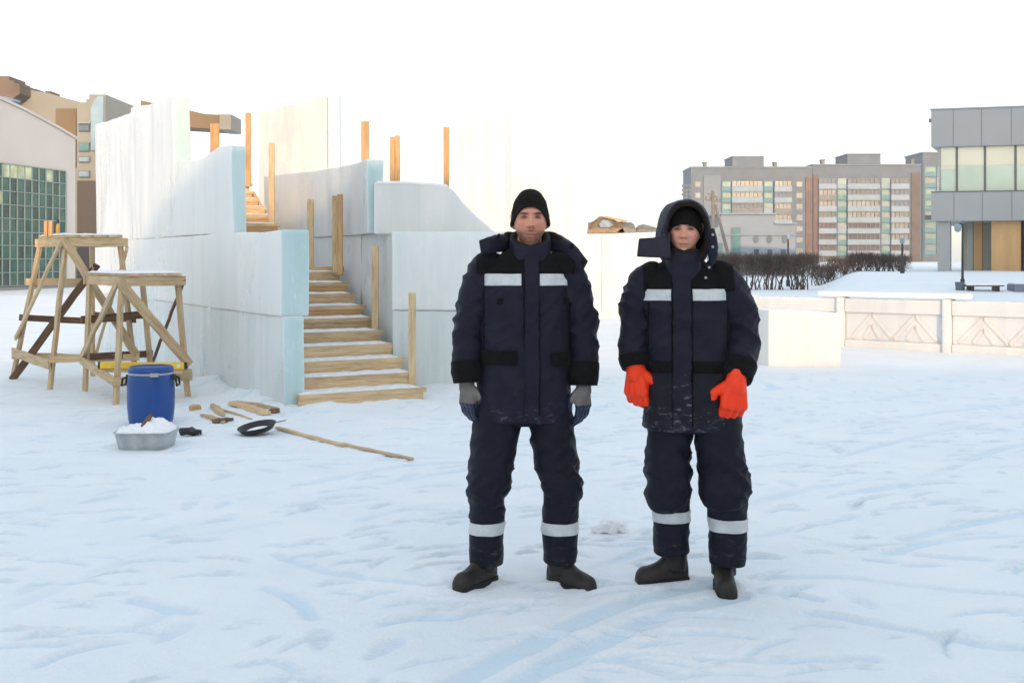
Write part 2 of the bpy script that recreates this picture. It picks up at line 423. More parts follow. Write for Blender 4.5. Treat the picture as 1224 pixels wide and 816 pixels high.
# ------------------------------------------------------------------ ice town
def wavy_wall(name, A, B, z0, top, thick_dir, mats, parent=None, nseg=40, rows=10, bumpy=.012, end_mi=1, seed=1, close=0.0):
    """slab from plan point A to B; top(t) gives the height; thick_dir is the full thickness vector"""
    A = Vector((A[0], A[1], 0)); B = Vector((B[0], B[1], 0)); T = Vector((thick_dir[0], thick_dir[1], 0))
    b = MB(); rng = random.Random(seed)
    nrm = Vector((-(B - A).y, (B - A).x, 0)).normalized()
    def pt(t, r, side):
        p = A.lerp(B, t) + (T if side else Vector((0, 0, 0)))
        zt = top(t); z = z0 + (zt - z0) * r
        o = bumpy * 2 * mnoise.noise(Vector((p.x * 1.3 + seed, p.y * 1.3, z * 1.0))) + bumpy * .7 * mnoise.noise(Vector((p.x * 5 + seed, p.y * 5, z * .7)))
        p = p + nrm * o
        return (p.x, p.y, z + (.012 * mnoise.noise(Vector((t * 30, seed, side))) if r == 1 else 0))
    W = nseg + 1; H = rows + 1
    for side in (0, 1):
        for j in range(H):
            for i in range(W): b.v.append(pt(i / nseg, j / rows, side))
    def id_(i, j, s): return s * W * H + j * W + i
    for j in range(rows):
        for i in range(nseg):
            b.f.append((id_(i, j, 0), id_(i + 1, j, 0), id_(i + 1, j + 1, 0), id_(i, j + 1, 0))); b.m.append(0)
            b.f.append((id_(i, j, 1), id_(i, j + 1, 1), id_(i + 1, j + 1, 1), id_(i + 1, j, 1))); b.m.append(0)
    for i in range(nseg):
        b.f.append((id_(i, rows, 0), id_(i + 1, rows, 0), id_(i + 1, rows, 1), id_(i, rows, 1))); b.m.append(2)
        b.f.append((id_(i, 0, 1), id_(i + 1, 0, 1), id_(i + 1, 0, 0), id_(i, 0, 0))); b.m.append(0)
    for j in range(rows):
        b.f.append((id_(0, j, 0), id_(0, j + 1, 0), id_(0, j + 1, 1), id_(0, j, 1))); b.m.append(end_mi)
        b.f.append((id_(nseg, j, 0), id_(nseg, j, 1), id_(nseg, j + 1, 1), id_(nseg, j + 1, 0))); b.m.append(end_mi)
    o = b.build(name, mats, parent)
    me = o.data
    bm = bmesh.new(); bm.from_mesh(me)
    es = [e for e in bm.edges if len(e.link_faces) == 2 and e.calc_face_angle(0) > 1.0]
    bmesh.ops.bevel(bm, geom=es, offset=.007, segments=2, affect='EDGES')
    bm.to_mesh(me); bm.free()
    return o
ICE3 = [MT['ice'], MT['ice_end'], MT['snow_cap']]
BASE3 = [MT['ice_base'], MT['ice_end'], MT['snow_cap']]
WH3 = [MT['ice_white'], MT['ice_white'], MT['snow_cap']]
# left wall of the stair: line with x = -2.34 - .596 (Y - 11.5)
def LW(Y): return (-2.34 - .596 * (Y - 11.5), Y)
wn = (.80, .60)
def lw(u):           # plan point of the left wall seen at column u
    k = (u - 612) / F; Y = (-2.34 + .596 * 11.5) / (k + .596); return (k * Y, Y)
t = thing('ice_wall', 'tall stepped wall of pale blue ice blocks behind the wooden trestles', 'ice wall', (-4.5, 15, 0))
TH = lambda d: (wn[0] * d, wn[1] * d)
A = lw(338)
wavy_wall('base_course', (A[0] + .012, A[1] + .008), (LW(20.2)[0] + .01, 20.2), -.1, lambda q: .922, TH(.23), BASE3, t, 60, 8, .018, seed=3)
A2 = (lw(336)[0] - .0, lw(336)[1] - .0)
B2 = lw(239)
wavy_wall('middle_course', A2, lw(241), .9235, lambda q: 1.80 - .015 * math.sin(q * 7), TH(.30), ICE3, t, 30, 8, .012, seed=4)
wavy_wall('middle_course', (lw(240.5)[0] + .02, lw(240.5)[1] + .012), (LW(20.2)[0] + .01, 20.2), .9235, lambda q: 1.80, TH(.24), ICE3, t, 50, 8, .012, seed=5)
def topA(q): return 2.80 + .03 * math.sin(q * 9) - .05 * q
wavy_wall('upper_course', (lw(275)[0] + .025, lw(275)[1] + .015), (lw(206)[0] + .025, lw(206)[1] + .015), 1.808, topA, TH(.17), ICE3, t, 30, 8, .014, seed=6)
def topB(q):
    u = 205 - q * 97
    v = np.interp(u, [108, 130, 150, 158, 175, 190, 200, 205], [147, 141, 133, 127, 124, 117, 114, 115])
    return float(Z(v, lw(u)[1]))
def lin(q): return topB(q)
wavy_wall('tall_panel', (lw(205)[0] + .03, lw(205)[1] + .02), (lw(155)[0] + .03, lw(155)[1] + .02), 1.805, lambda q: topB(q * .515), TH(.22), ICE3, t, 40, 12, .02, seed=7)
wavy_wall('tall_panel', (lw(154)[0] + .10, lw(154)[1] + .06), (lw(106)[0] + .10, lw(106)[1] + .06), 1.805, lambda q: topB(.525 + q * .475), TH(.20), ICE3, t, 40, 12, .02, seed=8)

# right wall
t = thing('ice_wall', 'white ice wall with curved top edge on the right side of the wooden stair', 'ice wall', (-1, 13.3, 0))
wavy_wall('base_course', (-1.365, 13.008), (.41, 12.878), -.1, lambda q: .915, (.0, .26), BASE3, t, 40, 6, .014, seed=11)
wavy_wall('front_panel', (-1.37, 13.0), (.40, 12.87), .92, lambda q: 1.815, (.0, .27), ICE3, t, 40, 6, .012, seed=12)
cur = [(-1.36, 13.29), (-1.55, 13.66), (-1.92, 14.5), (-2.3, 15.3), (-2.78, 16.2), (-3.35, 17.2), (-3.95, 18.3)]
def curved_wall(name, pts, thick, z0, top, mats, parent, seed):
    c = [Vector((*p, 0)) for p in curve(pts, 8)]; b = MB(); n = len(c); rows = 8
    ins = []
    for i in range(n):
        d = (c[min(i + 1, n - 1)] - c[max(i - 1, 0)]).normalized(); ins.append(Vector((d.y, -d.x, 0)))
    for side in (0, 1):
        for j in range(rows + 1):
            for i in range(n):
                p = c[i] + (ins[i] * thick if side else Vector((0, 0, 0)))
                z = z0 + (top(i / (n - 1)) - z0) * j / rows
                p = p + ins[i] * (.03 * mnoise.noise(Vector((i * .3 + seed, z * 1.2, side))))
                b.v.append((p.x, p.y, z))
    def id_(i, j, s): return s * n * (rows + 1) + j * n + i
    for j in range(rows):
        for i in range(n - 1):
            b.f.append((id_(i, j, 0), id_(i + 1, j, 0), id_(i + 1, j + 1, 0), id_(i, j + 1, 0))); b.m.append(0)
            b.f.append((id_(i, j, 1), id_(i + 1, j, 1), id_(i + 1, j + 1, 1), id_(i, j + 1, 1))); b.m.append(0)
        for i in (0, n - 1):
            b.f.append((id_(i, j, 0), id_(i, j + 1, 0), id_(i, j + 1, 1), id_(i, j, 1))); b.m.append(1)
    for i in range(n - 1):
        b.f.append((id_(i, rows, 0), id_(i + 1, rows, 0), id_(i + 1, rows, 1), id_(i, rows, 1))); b.m.append(2)
        b.f.append((id_(i, 0, 0), id_(i + 1, 0, 0), id_(i + 1, 0, 1), id_(i, 0, 1))); b.m.append(0)
    return b.build(name, mats, parent, bevel=.012)
curved_wall('side_wall', cur, .24, -.1, lambda q: 1.81, [MT['ice_white'], MT['ice_end'], MT['snow_cap']], t, 2)
gp = [(-1.76, 13.62), (-2.0, 14.5), (-2.36, 15.3), (-2.84, 16.2), (-3.41, 17.2), (-4.01, 18.3)]
curved_wall('guard_panel', [(x + .02, y + .02) for x, y in gp], .2, 1.816, lambda q: float(np.interp(q, [0, .1, .3, .6, 1], [2.70, 2.73, 2.74, 2.76, 2.84])), [MT['ice_white'], MT['ice_end'], MT['snow_cap']], t, 5)
# slide side
sl = [(447, 281), (447, 219), (480, 219), (515, 221), (535, 223), (543, 230), (555, 245), (570, 260), (590, 277), (598, 282)]
t = thing('ice_slide', 'pale lilac ice slide side wall sloping down behind the bearded man', 'ice slide', (-.9, 13.5, 0))
b = MB(); b.prism([P(u, v, 13.42) + Vector((0, 0, .012)) for u, v in sl], (0, .3, 0))
so = b.build('side_panel', MT['ice_white'], t, bevel=.02)
b = MB(); b.prism([P(u, v, 13.42) for u, v in [(450, 216.5), (480, 216.5), (515, 218.5), (534, 220.5), (534, 223.5), (515, 221.2), (480, 219.2), (450, 219.2)]], (0, .3, 0))
b.build('snow_cover', MT['snow_cap'], t)
# tall back panels
t = thing('ice_wall', 'tall thin dappled ice wall standing behind the upper stair flight', 'ice wall', (X(357, 19.5), 19.5, 0))
wavy_wall('panel', (X(309, 19.5), 19.5), (X(391, 19.5), 19.5), -.1, lambda q: Z(134 - 19 * q, 19.5), (.0, .25), [MT['ice_thin'], MT['ice_white'], MT['snow_cap']], t, 40, 14, .03, 1, 21)
wavy_wall('panel', (X(391.5, 19.5), 19.55), (X(405, 19.5), 19.55), -.1, lambda q: Z(114 - 2 * q, 19.5), (.0, .2), [MT['ice'], MT['ice_white'], MT['snow_cap']], t, 8, 14, .01, 1, 22)
tag(wavy_wall('ice_wall', (X(548, 20), 20), (X(603, 20), 20), -.1, lambda q: Z(148 - 9 * q, 20), (.12, .3), WH3, None, 30, 14, .02, 1, 23),
        'tallest sunlit white ice slab behind the black cap of the bearded man', 'ice wall')
tag(wavy_wall('ice_wall', (X(605, 20.6), 20.6), (X(690, 20.6), 20.6), -.1, lambda q: Z(207 + 3 * math.sin(q * 5), 20.6), (.0, .3), WH3, None, 30, 10, .02, 1, 24),
    'lower sunlit white ice slab joined to the right of the tallest slab', 'ice wall')
# far ice wall between the men
t = thing('ice_wall', 'bright sunlit ice wall between the two men with an amber tarp on top', 'ice wall', (X(770, 30), 30, 0))
wavy_wall('panel', (X(648, 30), 30), (X(723.9, 30), 30), -.15, lambda q: Z(283 - 3 * q, 30), (0, .6), WH3, t, 20, 8, .03, 1, 31)
wavy_wall('panel', (X(724.1, 30), 30), (X(845, 30), 30), -.15, lambda q: Z(279.5 - 4 * q, 30), (0, .6), WH3, t, 30, 8, .03, 1, 32)
wavy_wall('pilaster', (X(719.2, 30), 29.955), (X(728.3, 30), 29.955), -.15, lambda q: Z(281, 30), (0, .03), [MT['ice_white'], MT['ice_white'], MT['snow_cap']], t, 4, 8, .004, 1, 33)
# crumpled amber tarp lump and grey slabs on that wall
tar = simple('amber_plastic_sheet', (.21, .15, .085), .32, .4, 5, .3, .02)
tar2 = simple('blue_foil', (.22, .30, .38), .25, .3, 6)
grey = simple('grey_frozen_sheet', (.19, .19, .165), .5, .3, 6, .4, .02)
def facet_lump(name, prof, Y, depth, mats, seed, parent=None):
    rng = random.Random(seed); b = MB(); n = len(prof); rows = 6
    for j in range(rows + 1):
        s = j / rows; k = math.sin(math.pi * (.08 + .84 * s)) ** .6
        for (u, v0, v1) in prof:
            z0 = Z(v1, Y); z1 = Z(v0, Y)
            jit = .05 * (z1 - z0) + .012
            b.v.append((X(u, Y) + rng.uniform(-.03, .03), Y + depth * (s), z0 + (z1 - z0) * k + rng.uniform(-jit, jit) * (1 if 0 < j < rows else .3)))
    for j in range(rows):
        for i in range(n - 1):
            b.f.append((j * n + i, j * n + i + 1, (j + 1) * n + i + 1)); b.f.append((j * n + i, (j + 1) * n + i + 1, (j + 1) * n + i))
            mi = 1 if (len(mats) > 1 and .3 < i / n < .62 and j in (0, 1)) else 0
            b.m += [mi, mi]
    for j in (0, rows):
        b.f.append(tuple([j * n + i for i in range(n)] )); b.m.append(0)
    return b.build(name, mats, parent)
t = thing('tarp_heap', 'crumpled amber plastic tarp lying on top of the bright ice wall', 'tarp', (X(725, 30.1), 30.1, Z(281, 30)))
prof = [(703, 276, 281), (704, 266, 281), (710, 263, 281), (716, 260, 281), (722, 259, 280), (727, 259.5, 280), (733, 262, 280), (738, 263, 280), (744, 264.5, 279.5), (747, 277, 279.5)]
facet_lump('sheet', prof, 30.05, .55, [tar], 3, t)
b = MB(); b.prism([P(u, v, 29.98) for u, v in [(716, 268), (721, 262.5), (728, 264), (733, 269), (729, 271.5), (718, 272)]], (0, .3, .02))
b.build('foil_patch', tar2, t)
b = MB(); b.beam(P(722, 259.0, 30.1), P(749, 264.5, 30.0), .06, .05)
b.build('batten', MT['wood_orange'], t)
tag(facet_lump('frozen_slab', [(737, 276, 279), (741, 268, 279), (746, 264, 279), (753, 265.5, 279), (759, 268, 279), (760, 277, 279)], 30.05, .5, [grey], 5), 'grey frozen slab beside the amber tarp on the ice wall', 'slab')
tag(facet_lump('frozen_slab', [(759.5, 276, 278.5), (763, 269, 278.5), (770, 268, 278.5), (780, 271, 278), (790, 272.5, 277.5), (796, 275, 277.5)], 30.05, .5, [grey], 6), 'flat grey frozen slab on the ice wall beside the hood of the right man', 'slab')
# loose block and balustrade
t = thing('ice_block', 'big sunlit white ice block standing in front of the ice railing', 'ice block', (X(962, 16.1), 16.3, 0))
wavy_wall('block', (X(919, 15.95), 15.95), (X(1005, 15.9), 15.9), -.05, lambda q: Z(371 + 3 * q, 15.9), (-.27, .9), WH3, t, 16, 6, .012, 1, 41)
def rail_pt(q):       # front line of the balustrade in plan
    return Vector((4.45 + 4.2 * q, 20.4 - 3.6 * q, 0))
t = thing('ice_railing', 'low sunlit ice railing with carved triangles behind the white ice block', 'railing', (7, 18.5, 0))
rn = Vector((.65, .76, 0))
def rbox(q0, q1, z0, z1, d0, d1, name, mat, bev=.028):
    a = rail_pt(q0); c = rail_pt(q1); b = MB()
    pts = [a + rn * d0, c + rn * d0, c + rn * d1, a + rn * d1]
    b.hexa([(p.x, p.y, z0) for p in pts] + [(p.x, p.y, z1) for p in pts])
    return b.build(name, mat, t, bevel=bev)
qs = [-.04, .275, .60, .94, 1.28, 1.62]
for i in range(5):
    q0, q1 = qs[i], qs[i + 1]
    rbox(q0 + .012, q1 - .012, .60, .84, .0, .25, 'top_rail', MT['ice_white'], .03)
    rbox(q0 + .012, q1 - .012, -.05, .14, .0, .25, 'bottom_rail', MT['ice_white'])
    pn = rbox(q0 + .012, q1 - .012, .135, .605, .05, .18, 'panel', MT['ice_white'])
    # carved triangles stand proud of the panel
    b = MB()
    for k in range(2):
        qa = q0 + .03 + (q1 - q0 - .06) * k / 2; qb = q0 + .03 + (q1 - q0 - .06) * (k + 1) / 2; qm = (qa + qb) / 2
        for (x0, z0), (x1, z1) in (((qa, .17), (qm, .58)), ((qm, .58), (qb, .17)), ((qa + .04, .17), (qm, .40)), ((qm, .40), (qb - .04, .17))):
            p0 = rail_pt(x0) + rn * .062; p1 = rail_pt(x1) + rn * .062
            b.beam((p0.x, p0.y, z0), (p1.x, p1.y, z1), .07, .05, up=(rn.x, rn.y, 0))
    b.build('carved_triangle', MT['ice_white'], t, bevel=.018)
for i, q in enumerate(qs):
    rbox(q - .0115, q + .0115, -.05, .86, -.05, .27, 'post', MT['ice_white'])
b = MB()
a = rail_pt(.20); c = rail_pt(.66); pts = [a - rn * .02, c - rn * .02, c + rn * .24, a + rn * .24]
b.hexa([(p.x, p.y, .865) for p in pts] + [(p.x, p.y, .95) for p in pts]); b.build('snow_cover', MT['snow_cap'], t, bevel=.03)

# ------------------------------------------------------------------ wooden stair
t = thing('wooden_stair', 'snowy pine plank stair climbing between the two ice walls', 'stair', (-1.6, 11.9, 0))
def step(u_l, x_l, pr, z, h, gap, seed, two=True):
    """pr: right front point (x, y); left end at x_l on a line at the same stair angle"""
    rng = random.Random(seed)
    dirv = Vector((-.86, -.51, 0)).normalized()
    r = Vector((pr[0], pr[1], 0)); k = (x_l - r.x) / dirv.x; l = r + dirv * k
    back = Vector((-.42, .91, 0)).normalized()
    f = Vector((0, 0, 0)) + back * .015
    if two:
        board('riser', (l.x + f.x, l.y + f.y, z - .052 - (h - .055) / 2), (r.x + f.x - .01, r.y + f.y, z - .052 - (h - .055) / 2), .03, h - .05, rng.choice([MT['wood'], MT['wood_orange'], MT['wood_old']]), t, rough=.003)
    wd = gap + .02
    c = back * (wd / 2)
    td = board('tread', (l.x + c.x, l.y + c.y, z - .026), (r.x + c.x + rng.uniform(-.01, .03), r.y + c.y, z - .026), wd, .05, rng.choice([MT['wood'], MT['wood_old'], MT['wood']]), t, rough=.002)
    # trodden snow on the tread
    b = MB(); n = 22; m = 5
    for i in range(n + 1):
        for j in range(m + 1):
            p = l.lerp(r, i / n * .97 + .01) + back * (.012 + (wd - .02) * j / m)
            e = 0 if (i in (0, n) or j in (0,)) else 1
            hh = .004 + e * (.016 + .012 * mnoise.noise(Vector((i * .45 + seed * 3, j * .8, seed))))
            p = p + back * (.018 * mnoise.noise(Vector((i * .6, seed * 7, 0))) if j == 0 else 0)
            b.v.append((p.x, p.y, z + hh - .003))
    for i in range(n):
        for j in range(m):
            b.f.append((i * (m + 1) + j, (i + 1) * (m + 1) + j, (i + 1) * (m + 1) + j + 1, i * (m + 1) + j + 1)); b.m.append(0)
    b.build('snow_cover', MT['snow_dirty'], t, smooth=True, fix=False)
    return l, r
rights = [(507, 12.15), (496, 12.45), (482, 12.75), (470, 13.05), (456, 13.36), (446, 13.7), (434, 14.02), (424, 14.34), (415, 14.66), (407, 14.95)]
RH = .134
for i, (u, Y) in enumerate(rights):
    pr = (X(u, Y), Y); dv = Vector((-.86, -.51)).normalized()
    xl = pr[0] + dv.x * (-2.34 - .596 * (Y - 11.5) + .37 - pr[0]) / (dv.x + .596 * dv.y)
    if i < 4: xl = min(xl, X(357.5, 11.46 + .27 * i))
    step(0, xl, pr, RH * (i + 1), RH, .31 if i < 9 else .9, i + 1)
ups = [(394, 15.85), (378, 16.1), (362, 16.3), (347, 16.5), (333, 16.7), (326, 16.98), (317, 17.25), (309, 17.52), (301, 17.8), (299, 18.1)]
for i, (u, Y) in enumerate(ups):
    pr = (X(u, Y), Y); z = 1.34 + .137 * (i + 1)
    if i < 4: continue
    step(0, pr[0] - .8, pr, z, .137, .28 if i < 9 else .8, 40 + i)
board('stringer', (-1.05, 12.35, .02), (-2.6, 15.2, 1.15), .05, .16, MT['wood'], t)
board('stringer', (-2.6, 12.9, .1), (-3.8, 15.2, 1.15), .05, .16, MT['wood'], t)
board('stringer', (-3.45, 16.8, 1.75), (-4.1, 18.0, 2.5), .05, .16, MT['wood'], t)
board('landing_beam', (X(366, 15.1), 15.1, 1.37), (X(411, 15.1), 15.1, 1.375), .05, .06, MT['wood_orange'], t)
for x, y, z in ((-2.9, 15.5, 1.25), (-3.5, 16.9, 1.8), (-4.1, 17.9, 2.5), (-4.6, 17.7, 2.5), (-4.4, 16.4, 1.8), (-3.7, 15.1, 1.25)):
    board('support_post', (x, y, -.1), (x, y, z), .09, .09, MT['wood_old'], t)
# posts
G = 'bare pine posts around the ice stair'
def post(u0, u1, v0, Y, z0, label, mat='wood_orange', th=.045, lean=0, double=False):
    x0, x1 = X(u0, Y), X(u1, Y)
    zt = Z(v0, Y)
    if not double:
        o = board('wooden_post', ((x0 + x1) / 2, Y, z0), ((x0 + x1) / 2 + lean, Y, zt), th, x1 - x0, MT[mat], None, up=(1, 0, 0), rough=.002)
        tag(o, label, 'post', G); return o
    t = thing('wooden_post', label, 'post', ((x0 + x1) / 2, Y, z0), G)
    m = (x0 + x1) / 2; wv = (x1 - x0) / 2
    board('plank', (m - wv / 2, Y, z0), (m - wv / 2 + lean, Y, zt), .05, wv * .96, MT[mat], t, up=(1, 0, 0), rough=.002)
    board('plank', (m + wv / 2, Y - .012, z0 - .02), (m + wv / 2 + lean, Y - .012, zt + .02), .05, wv * .96, MT['wood_orange'], t, up=(1, 0, 0), rough=.002)
    return t
post(251.5, 262, 148, 17.6, -.05, 'short pine post under the tan canopy beam, rising over the left ice wall')
post(293.5, 300, 135, 18.0, 2.65, 'thin orange post standing at the very top of the upper stair flight')
post(321.5, 328, 171, 16.72, 2.0, 'slim post beside the right end of the upper stair flight', 'wood')
post(367.5, 375, 238, 15.2, 1.33, 'single brown post standing at the back of the stair landing', 'wood')
post(397, 410, 234, 14.75, 1.33, 'post of two nailed planks at the right of the stair landing', 'wood_old', double=True)
post(444.5, 452.5, 294, 13.5, .55, 'light post halfway up the right edge of the lower stair', 'wood')
post(488.5, 497, 350, 12.42, .1, 'shortest post standing by the bottom steps of the stair', 'wood')
post(432, 441, 145, 14.5, -.05, 'pale orange post rising behind the end of the curved ice guard', th=.05)
post(466, 478.5, 164, 14.6, -.05, 'bright orange post of two planks rising above the ice slide', double=True)
post(530, 537, 152, 14.5, -.05, 'thin orange post rising at the top corner of the slide slope', th=.04)

# ------------------------------------------------------------------ trestles
def trestle(label, name, N, L, Rr, zt, fN, fL, fR, extra):
    """N, L, Rr: near, left, right top corners (plan); f*: feet"""
    N, L, Rr = (Vector((*p, zt)) for p in (N, L, Rr)); B = L + Rr - N
    fN, fL, fR = (Vector((*p, -.01)) for p in (fN, fL, fR)); fB = fL + fR - fN
    t = thing(name, label, 'trestle', ((fN + fB) / 2).to_tuple())
    dn = Vector((0, 0, -.05))
    WO, WD = MT['wood_old'], MT['wood_dark']
    for a, f, m in ((N, fN, WO), (L, fL, WO), (Rr, fR, WO), (B, fB, MT['wood'])):
        ctr = (N + B) / 2; off = (ctr - a).normalized() * .03
        board('leg', f, a + off + dn, .064, .04, m, t, up=(.6, .8, 0), rough=.003)
    d1 = (L - N).normalized(); d2 = (Rr - N).normalized()
    for a, c, o in ((N - d1 * .04, L + d1 * .04, -d2 * .0), (Rr - d1 * .04, B + d1 * .04, d2 * .0), (N - d2 * .04, Rr + d2 * .06, -d1 * .025), (L - d2 * .04, B + d2 * .04, d1 * .025)):
        board('apron', a + o + dn, c + o + dn, .03, .10, WO, t, rough=.002)
    # top boards
    wdt = (Rr - N).length; k = 4
    for i in range(k):
        s = (i + .5) / k
        board('top_board', N.lerp(Rr, s) - d1 * .05 + Vector((0, 0, .018)), L.lerp(B, s) + d1 * .05 + Vector((0, 0, .018)), wdt / k * .97, .03, MT['wood'], t)
    b = MB(); n = 12
    for i in range(n + 1):
        for j in range(n + 1):
            p = N - d1 * .055 - d2 * .03 + (L - N + d1 * .11) * (i / n) + (Rr - N + d2 * .07) * (j / n)
            e = i in (0, n) or j in (0, n)
            b.v.append((p.x, p.y, zt + .034 + (0 if e else .018 + .014 * mnoise.noise(Vector((i * .5, j * .5, zt))))))
    for i in range(n):
        for j in range(n): b.f.append((i * (n + 1) + j, (i + 1) * (n + 1) + j, (i + 1) * (n + 1) + j + 1, i * (n + 1) + j + 1)); b.m.append(0)
    b.build('snow_cover', MT['snow_cap'], t, smooth=True)
    def on(leg, h):
        a, f = {'N': (N, fN), 'L': (L, fL), 'R': (Rr, fR), 'B': (B, fB)}[leg]
        return f.lerp(a, h / zt)
    ctr = (fN + fB) / 2
    for nm, l1, h1, l2, h2, wd_, m, out in extra:
        p1, p2 = on(l1, h1), on(l2, h2); mid = (p1 + p2) / 2; o = Vector((mid.x - ctr.x, mid.y - ctr.y, 0)).normalized() * out
        e = (p2 - p1).normalized() * .05
        nrm = Vector((mid.x - ctr.x, mid.y - ctr.y, 0)).normalized()
        board(nm, p1 + o - e, p2 + o + e, wd_, .032, MT[m], t, up=nrm, rough=.004)
    return t, on
trestle('taller pine trestle with splayed legs standing left by the glass arena', 'wooden_trestle', (-5.19, 13.2), (-5.84, 14.05), (-4.58, 13.35), 1.75,
        (-5.32, 13.1), (-6.3, 14.35), (-4.42, 13.4), [
    ('brace', 'N', 1.68, 'L', .55, .06, 'wood', .045), ('brace', 'B', 1.40, 'L', .04, .09, 'wood_dark', -.05), ('brace', 'N', 1.70, 'R', .42, .09, 'wood_old', .045),
    ('rung', 'L', 1.22, 'B', 1.22, .09, 'wood', .04), ('rung', 'L', .78, 'B', .72, .08, 'wood_dark', .04), ('rung', 'N', .30, 'L', .34, .11, 'wood_old', .045), ('rung', 'N', .36, 'R', .36, .08, 'wood', .045),
    ('rung', 'L', .30, 'B', .24, .09, 'wood_old', .04), ('brace', 'R', 1.6, 'B', .3, .07, 'wood', .04), ('rung', 'B', .8, 'R', .8, .08, 'wood_dark', .04)])
ts, on = trestle('shorter trestle with yellow level on its lower shelf, behind blue barrel', 'wooden_trestle', (-4.05, 11.8), (-4.78, 12.82), (-3.60, 12.32), 1.32,
        (-4.08, 11.72), (-4.86, 12.95), (-3.53, 12.40), [
    ('brace', 'N', 1.26, 'L', .42, .06, 'wood_old', .045), ('brace', 'N', 1.24, 'R', .40, .10, 'wood_old', .045), ('brace', 'R', 1.25, 'B', .30, .025, 'wood_dark', .04),
    ('rung', 'L', .40, 'B', .38, .08, 'wood_dark', .04), ('rung', 'L', .82, 'B', .85, .09, 'wood_dark', .04), ('rung', 'N', .25, 'R', .24, .09, 'wood_old', .045), ('rung', 'L', .36, 'N', .26, .09, 'wood_old', .045)])
# offcuts and a bottle left standing on the taller trestle
Yb = 13.62
for u, lb_ in ((55.2, 'left one of two upright wood offcuts on the taller trestle top'), (60.5, 'right one of two upright wood offcuts on the taller trestle top')):
    tag(board('wood_offcut', (X(u, Yb), Yb, 1.775), (X(u + .4, Yb), Yb, 1.775 + .185), .05, .042, MT['wood_orange'], None, up=(1, 0, 0)), lb_, 'offcut', 'wood offcuts on the trestle')
t = thing('bottle', 'small amber bottle with black cap standing on the taller trestle top', 'bottle', (X(69, Yb), Yb, 1.78))
b = MB(); b.lathe([(.018, 0), (.021, .004), (.021, .12), (.012, .145), (.011, .15)], (X(69, Yb), Yb, 1.78), 20); b.build('body', simple('amber_plastic', (.50, .30, .06), .3, .1), t, smooth=True)
b = MB(); b.lathe([(.014, .148), (.0145, .15), (.0145, .20), (.012, .205)], (X(69, Yb), Yb, 1.78), 20); b.build('cap', simple('black_bottle_cap', (.02, .02, .02), .4), t)
# shelf board + level
sa = Vector((X(120, 12.25), 12.25, .315)); sb = Vector((X(224, 12.05), 12.05, .315))
board('shelf', sa, sb, .22, .03, MT['wood_old'], ts)
yel = simple('yellow_enamel', (.78, .52, .03), .4, .12, 10); whp = simple('white_plastic', (.7, .72, .75), .45, .1)
la = Vector((X(119, 12.14), 12.14, .372)); lb = Vector((X(222, 11.99), 11.99, .380))
lv = thing('spirit_level', 'long yellow spirit level lying across the shelf of shorter trestle', 'level', ((la + lb) / 2).to_tuple())
board('body', la, lb, .03, .07, yel, lv); 
board('vial', la.lerp(lb, .48) + Vector((0, -.016, .0)), la.lerp(lb, .54) + Vector((0, -.016, .0)), .008, .03, whp, lv)
board('vial', la.lerp(lb, .9) + Vector((0, -.016, .0)), la.lerp(lb, .94) + Vector((0, -.016, .0)), .008, .03, whp, lv)
for q in (0, 1):
    p = la if q == 0 else lb; d = (lb - la).normalized()
    board('end_cap', p - d * .012, p + d * .012, .034, .074, MT['wood_dark'] if 0 else simple('black_rubber_cap', (.02, .02, .02)), lv)

# ------------------------------------------------------------------ barrel, tub and litter
blue = simple('blue_polyethylene', (.010, .062, .25), .38, .12, 3, .1, .01)
steel = simple('dull_galvanised_steel', (.42, .44, .45), .42, .2, 12, .2, .004, metal=.6)
blk = simple('black_plastic', (.018, .018, .02), .45, .2)
bx, by = X(180.5, 10.35), 10.35
t = thing('barrel', 'blue plastic barrel with metal clamp ring behind a snow filled tub', 'barrel', (bx, by, 0))
b = MB(); b.lathe([(.165, -.02), (.185, .0), (.198, .06), (.207, .16), (.21, .26), (.209, .36), (.204, .43), (.198, .455), (.196, .46)], (bx, by, 0), 48); b.build('body', blue, t, smooth=True)
b = MB(); b.lathe([(.199, .458), (.204, .462), (.204, .474), (.199, .478)], (bx, by, 0), 48); b.box((bx + .06, by - .222, .452), (bx + .13, by - .194, .486)); b.build('clamp_ring', steel, t)
b = MB(); b.lathe([(.200, .478), (.202, .49), (.198, .515), (.188, .53), (.178, .533), (.172, .522), (.03, .520), (.004, .520)], (bx, by, 0), 48); b.build('lid', blue, t, smooth=True)
for s in (-1, 1):
    b = MB(); x = bx + s * .205
    b.tube([(x, by - .05, .43), (x + s * .035, by - .05, .425), (x + s * .045, by - .05, .36), (x + s * .04, by + .05, .36), (x + s * .035, by + .05, .425), (x, by + .05, .43)], .011, 8)
    b.box((x - .012, by - .035, .41), (x + .014, by + .035, .455)); b.build('handle', blk, t)
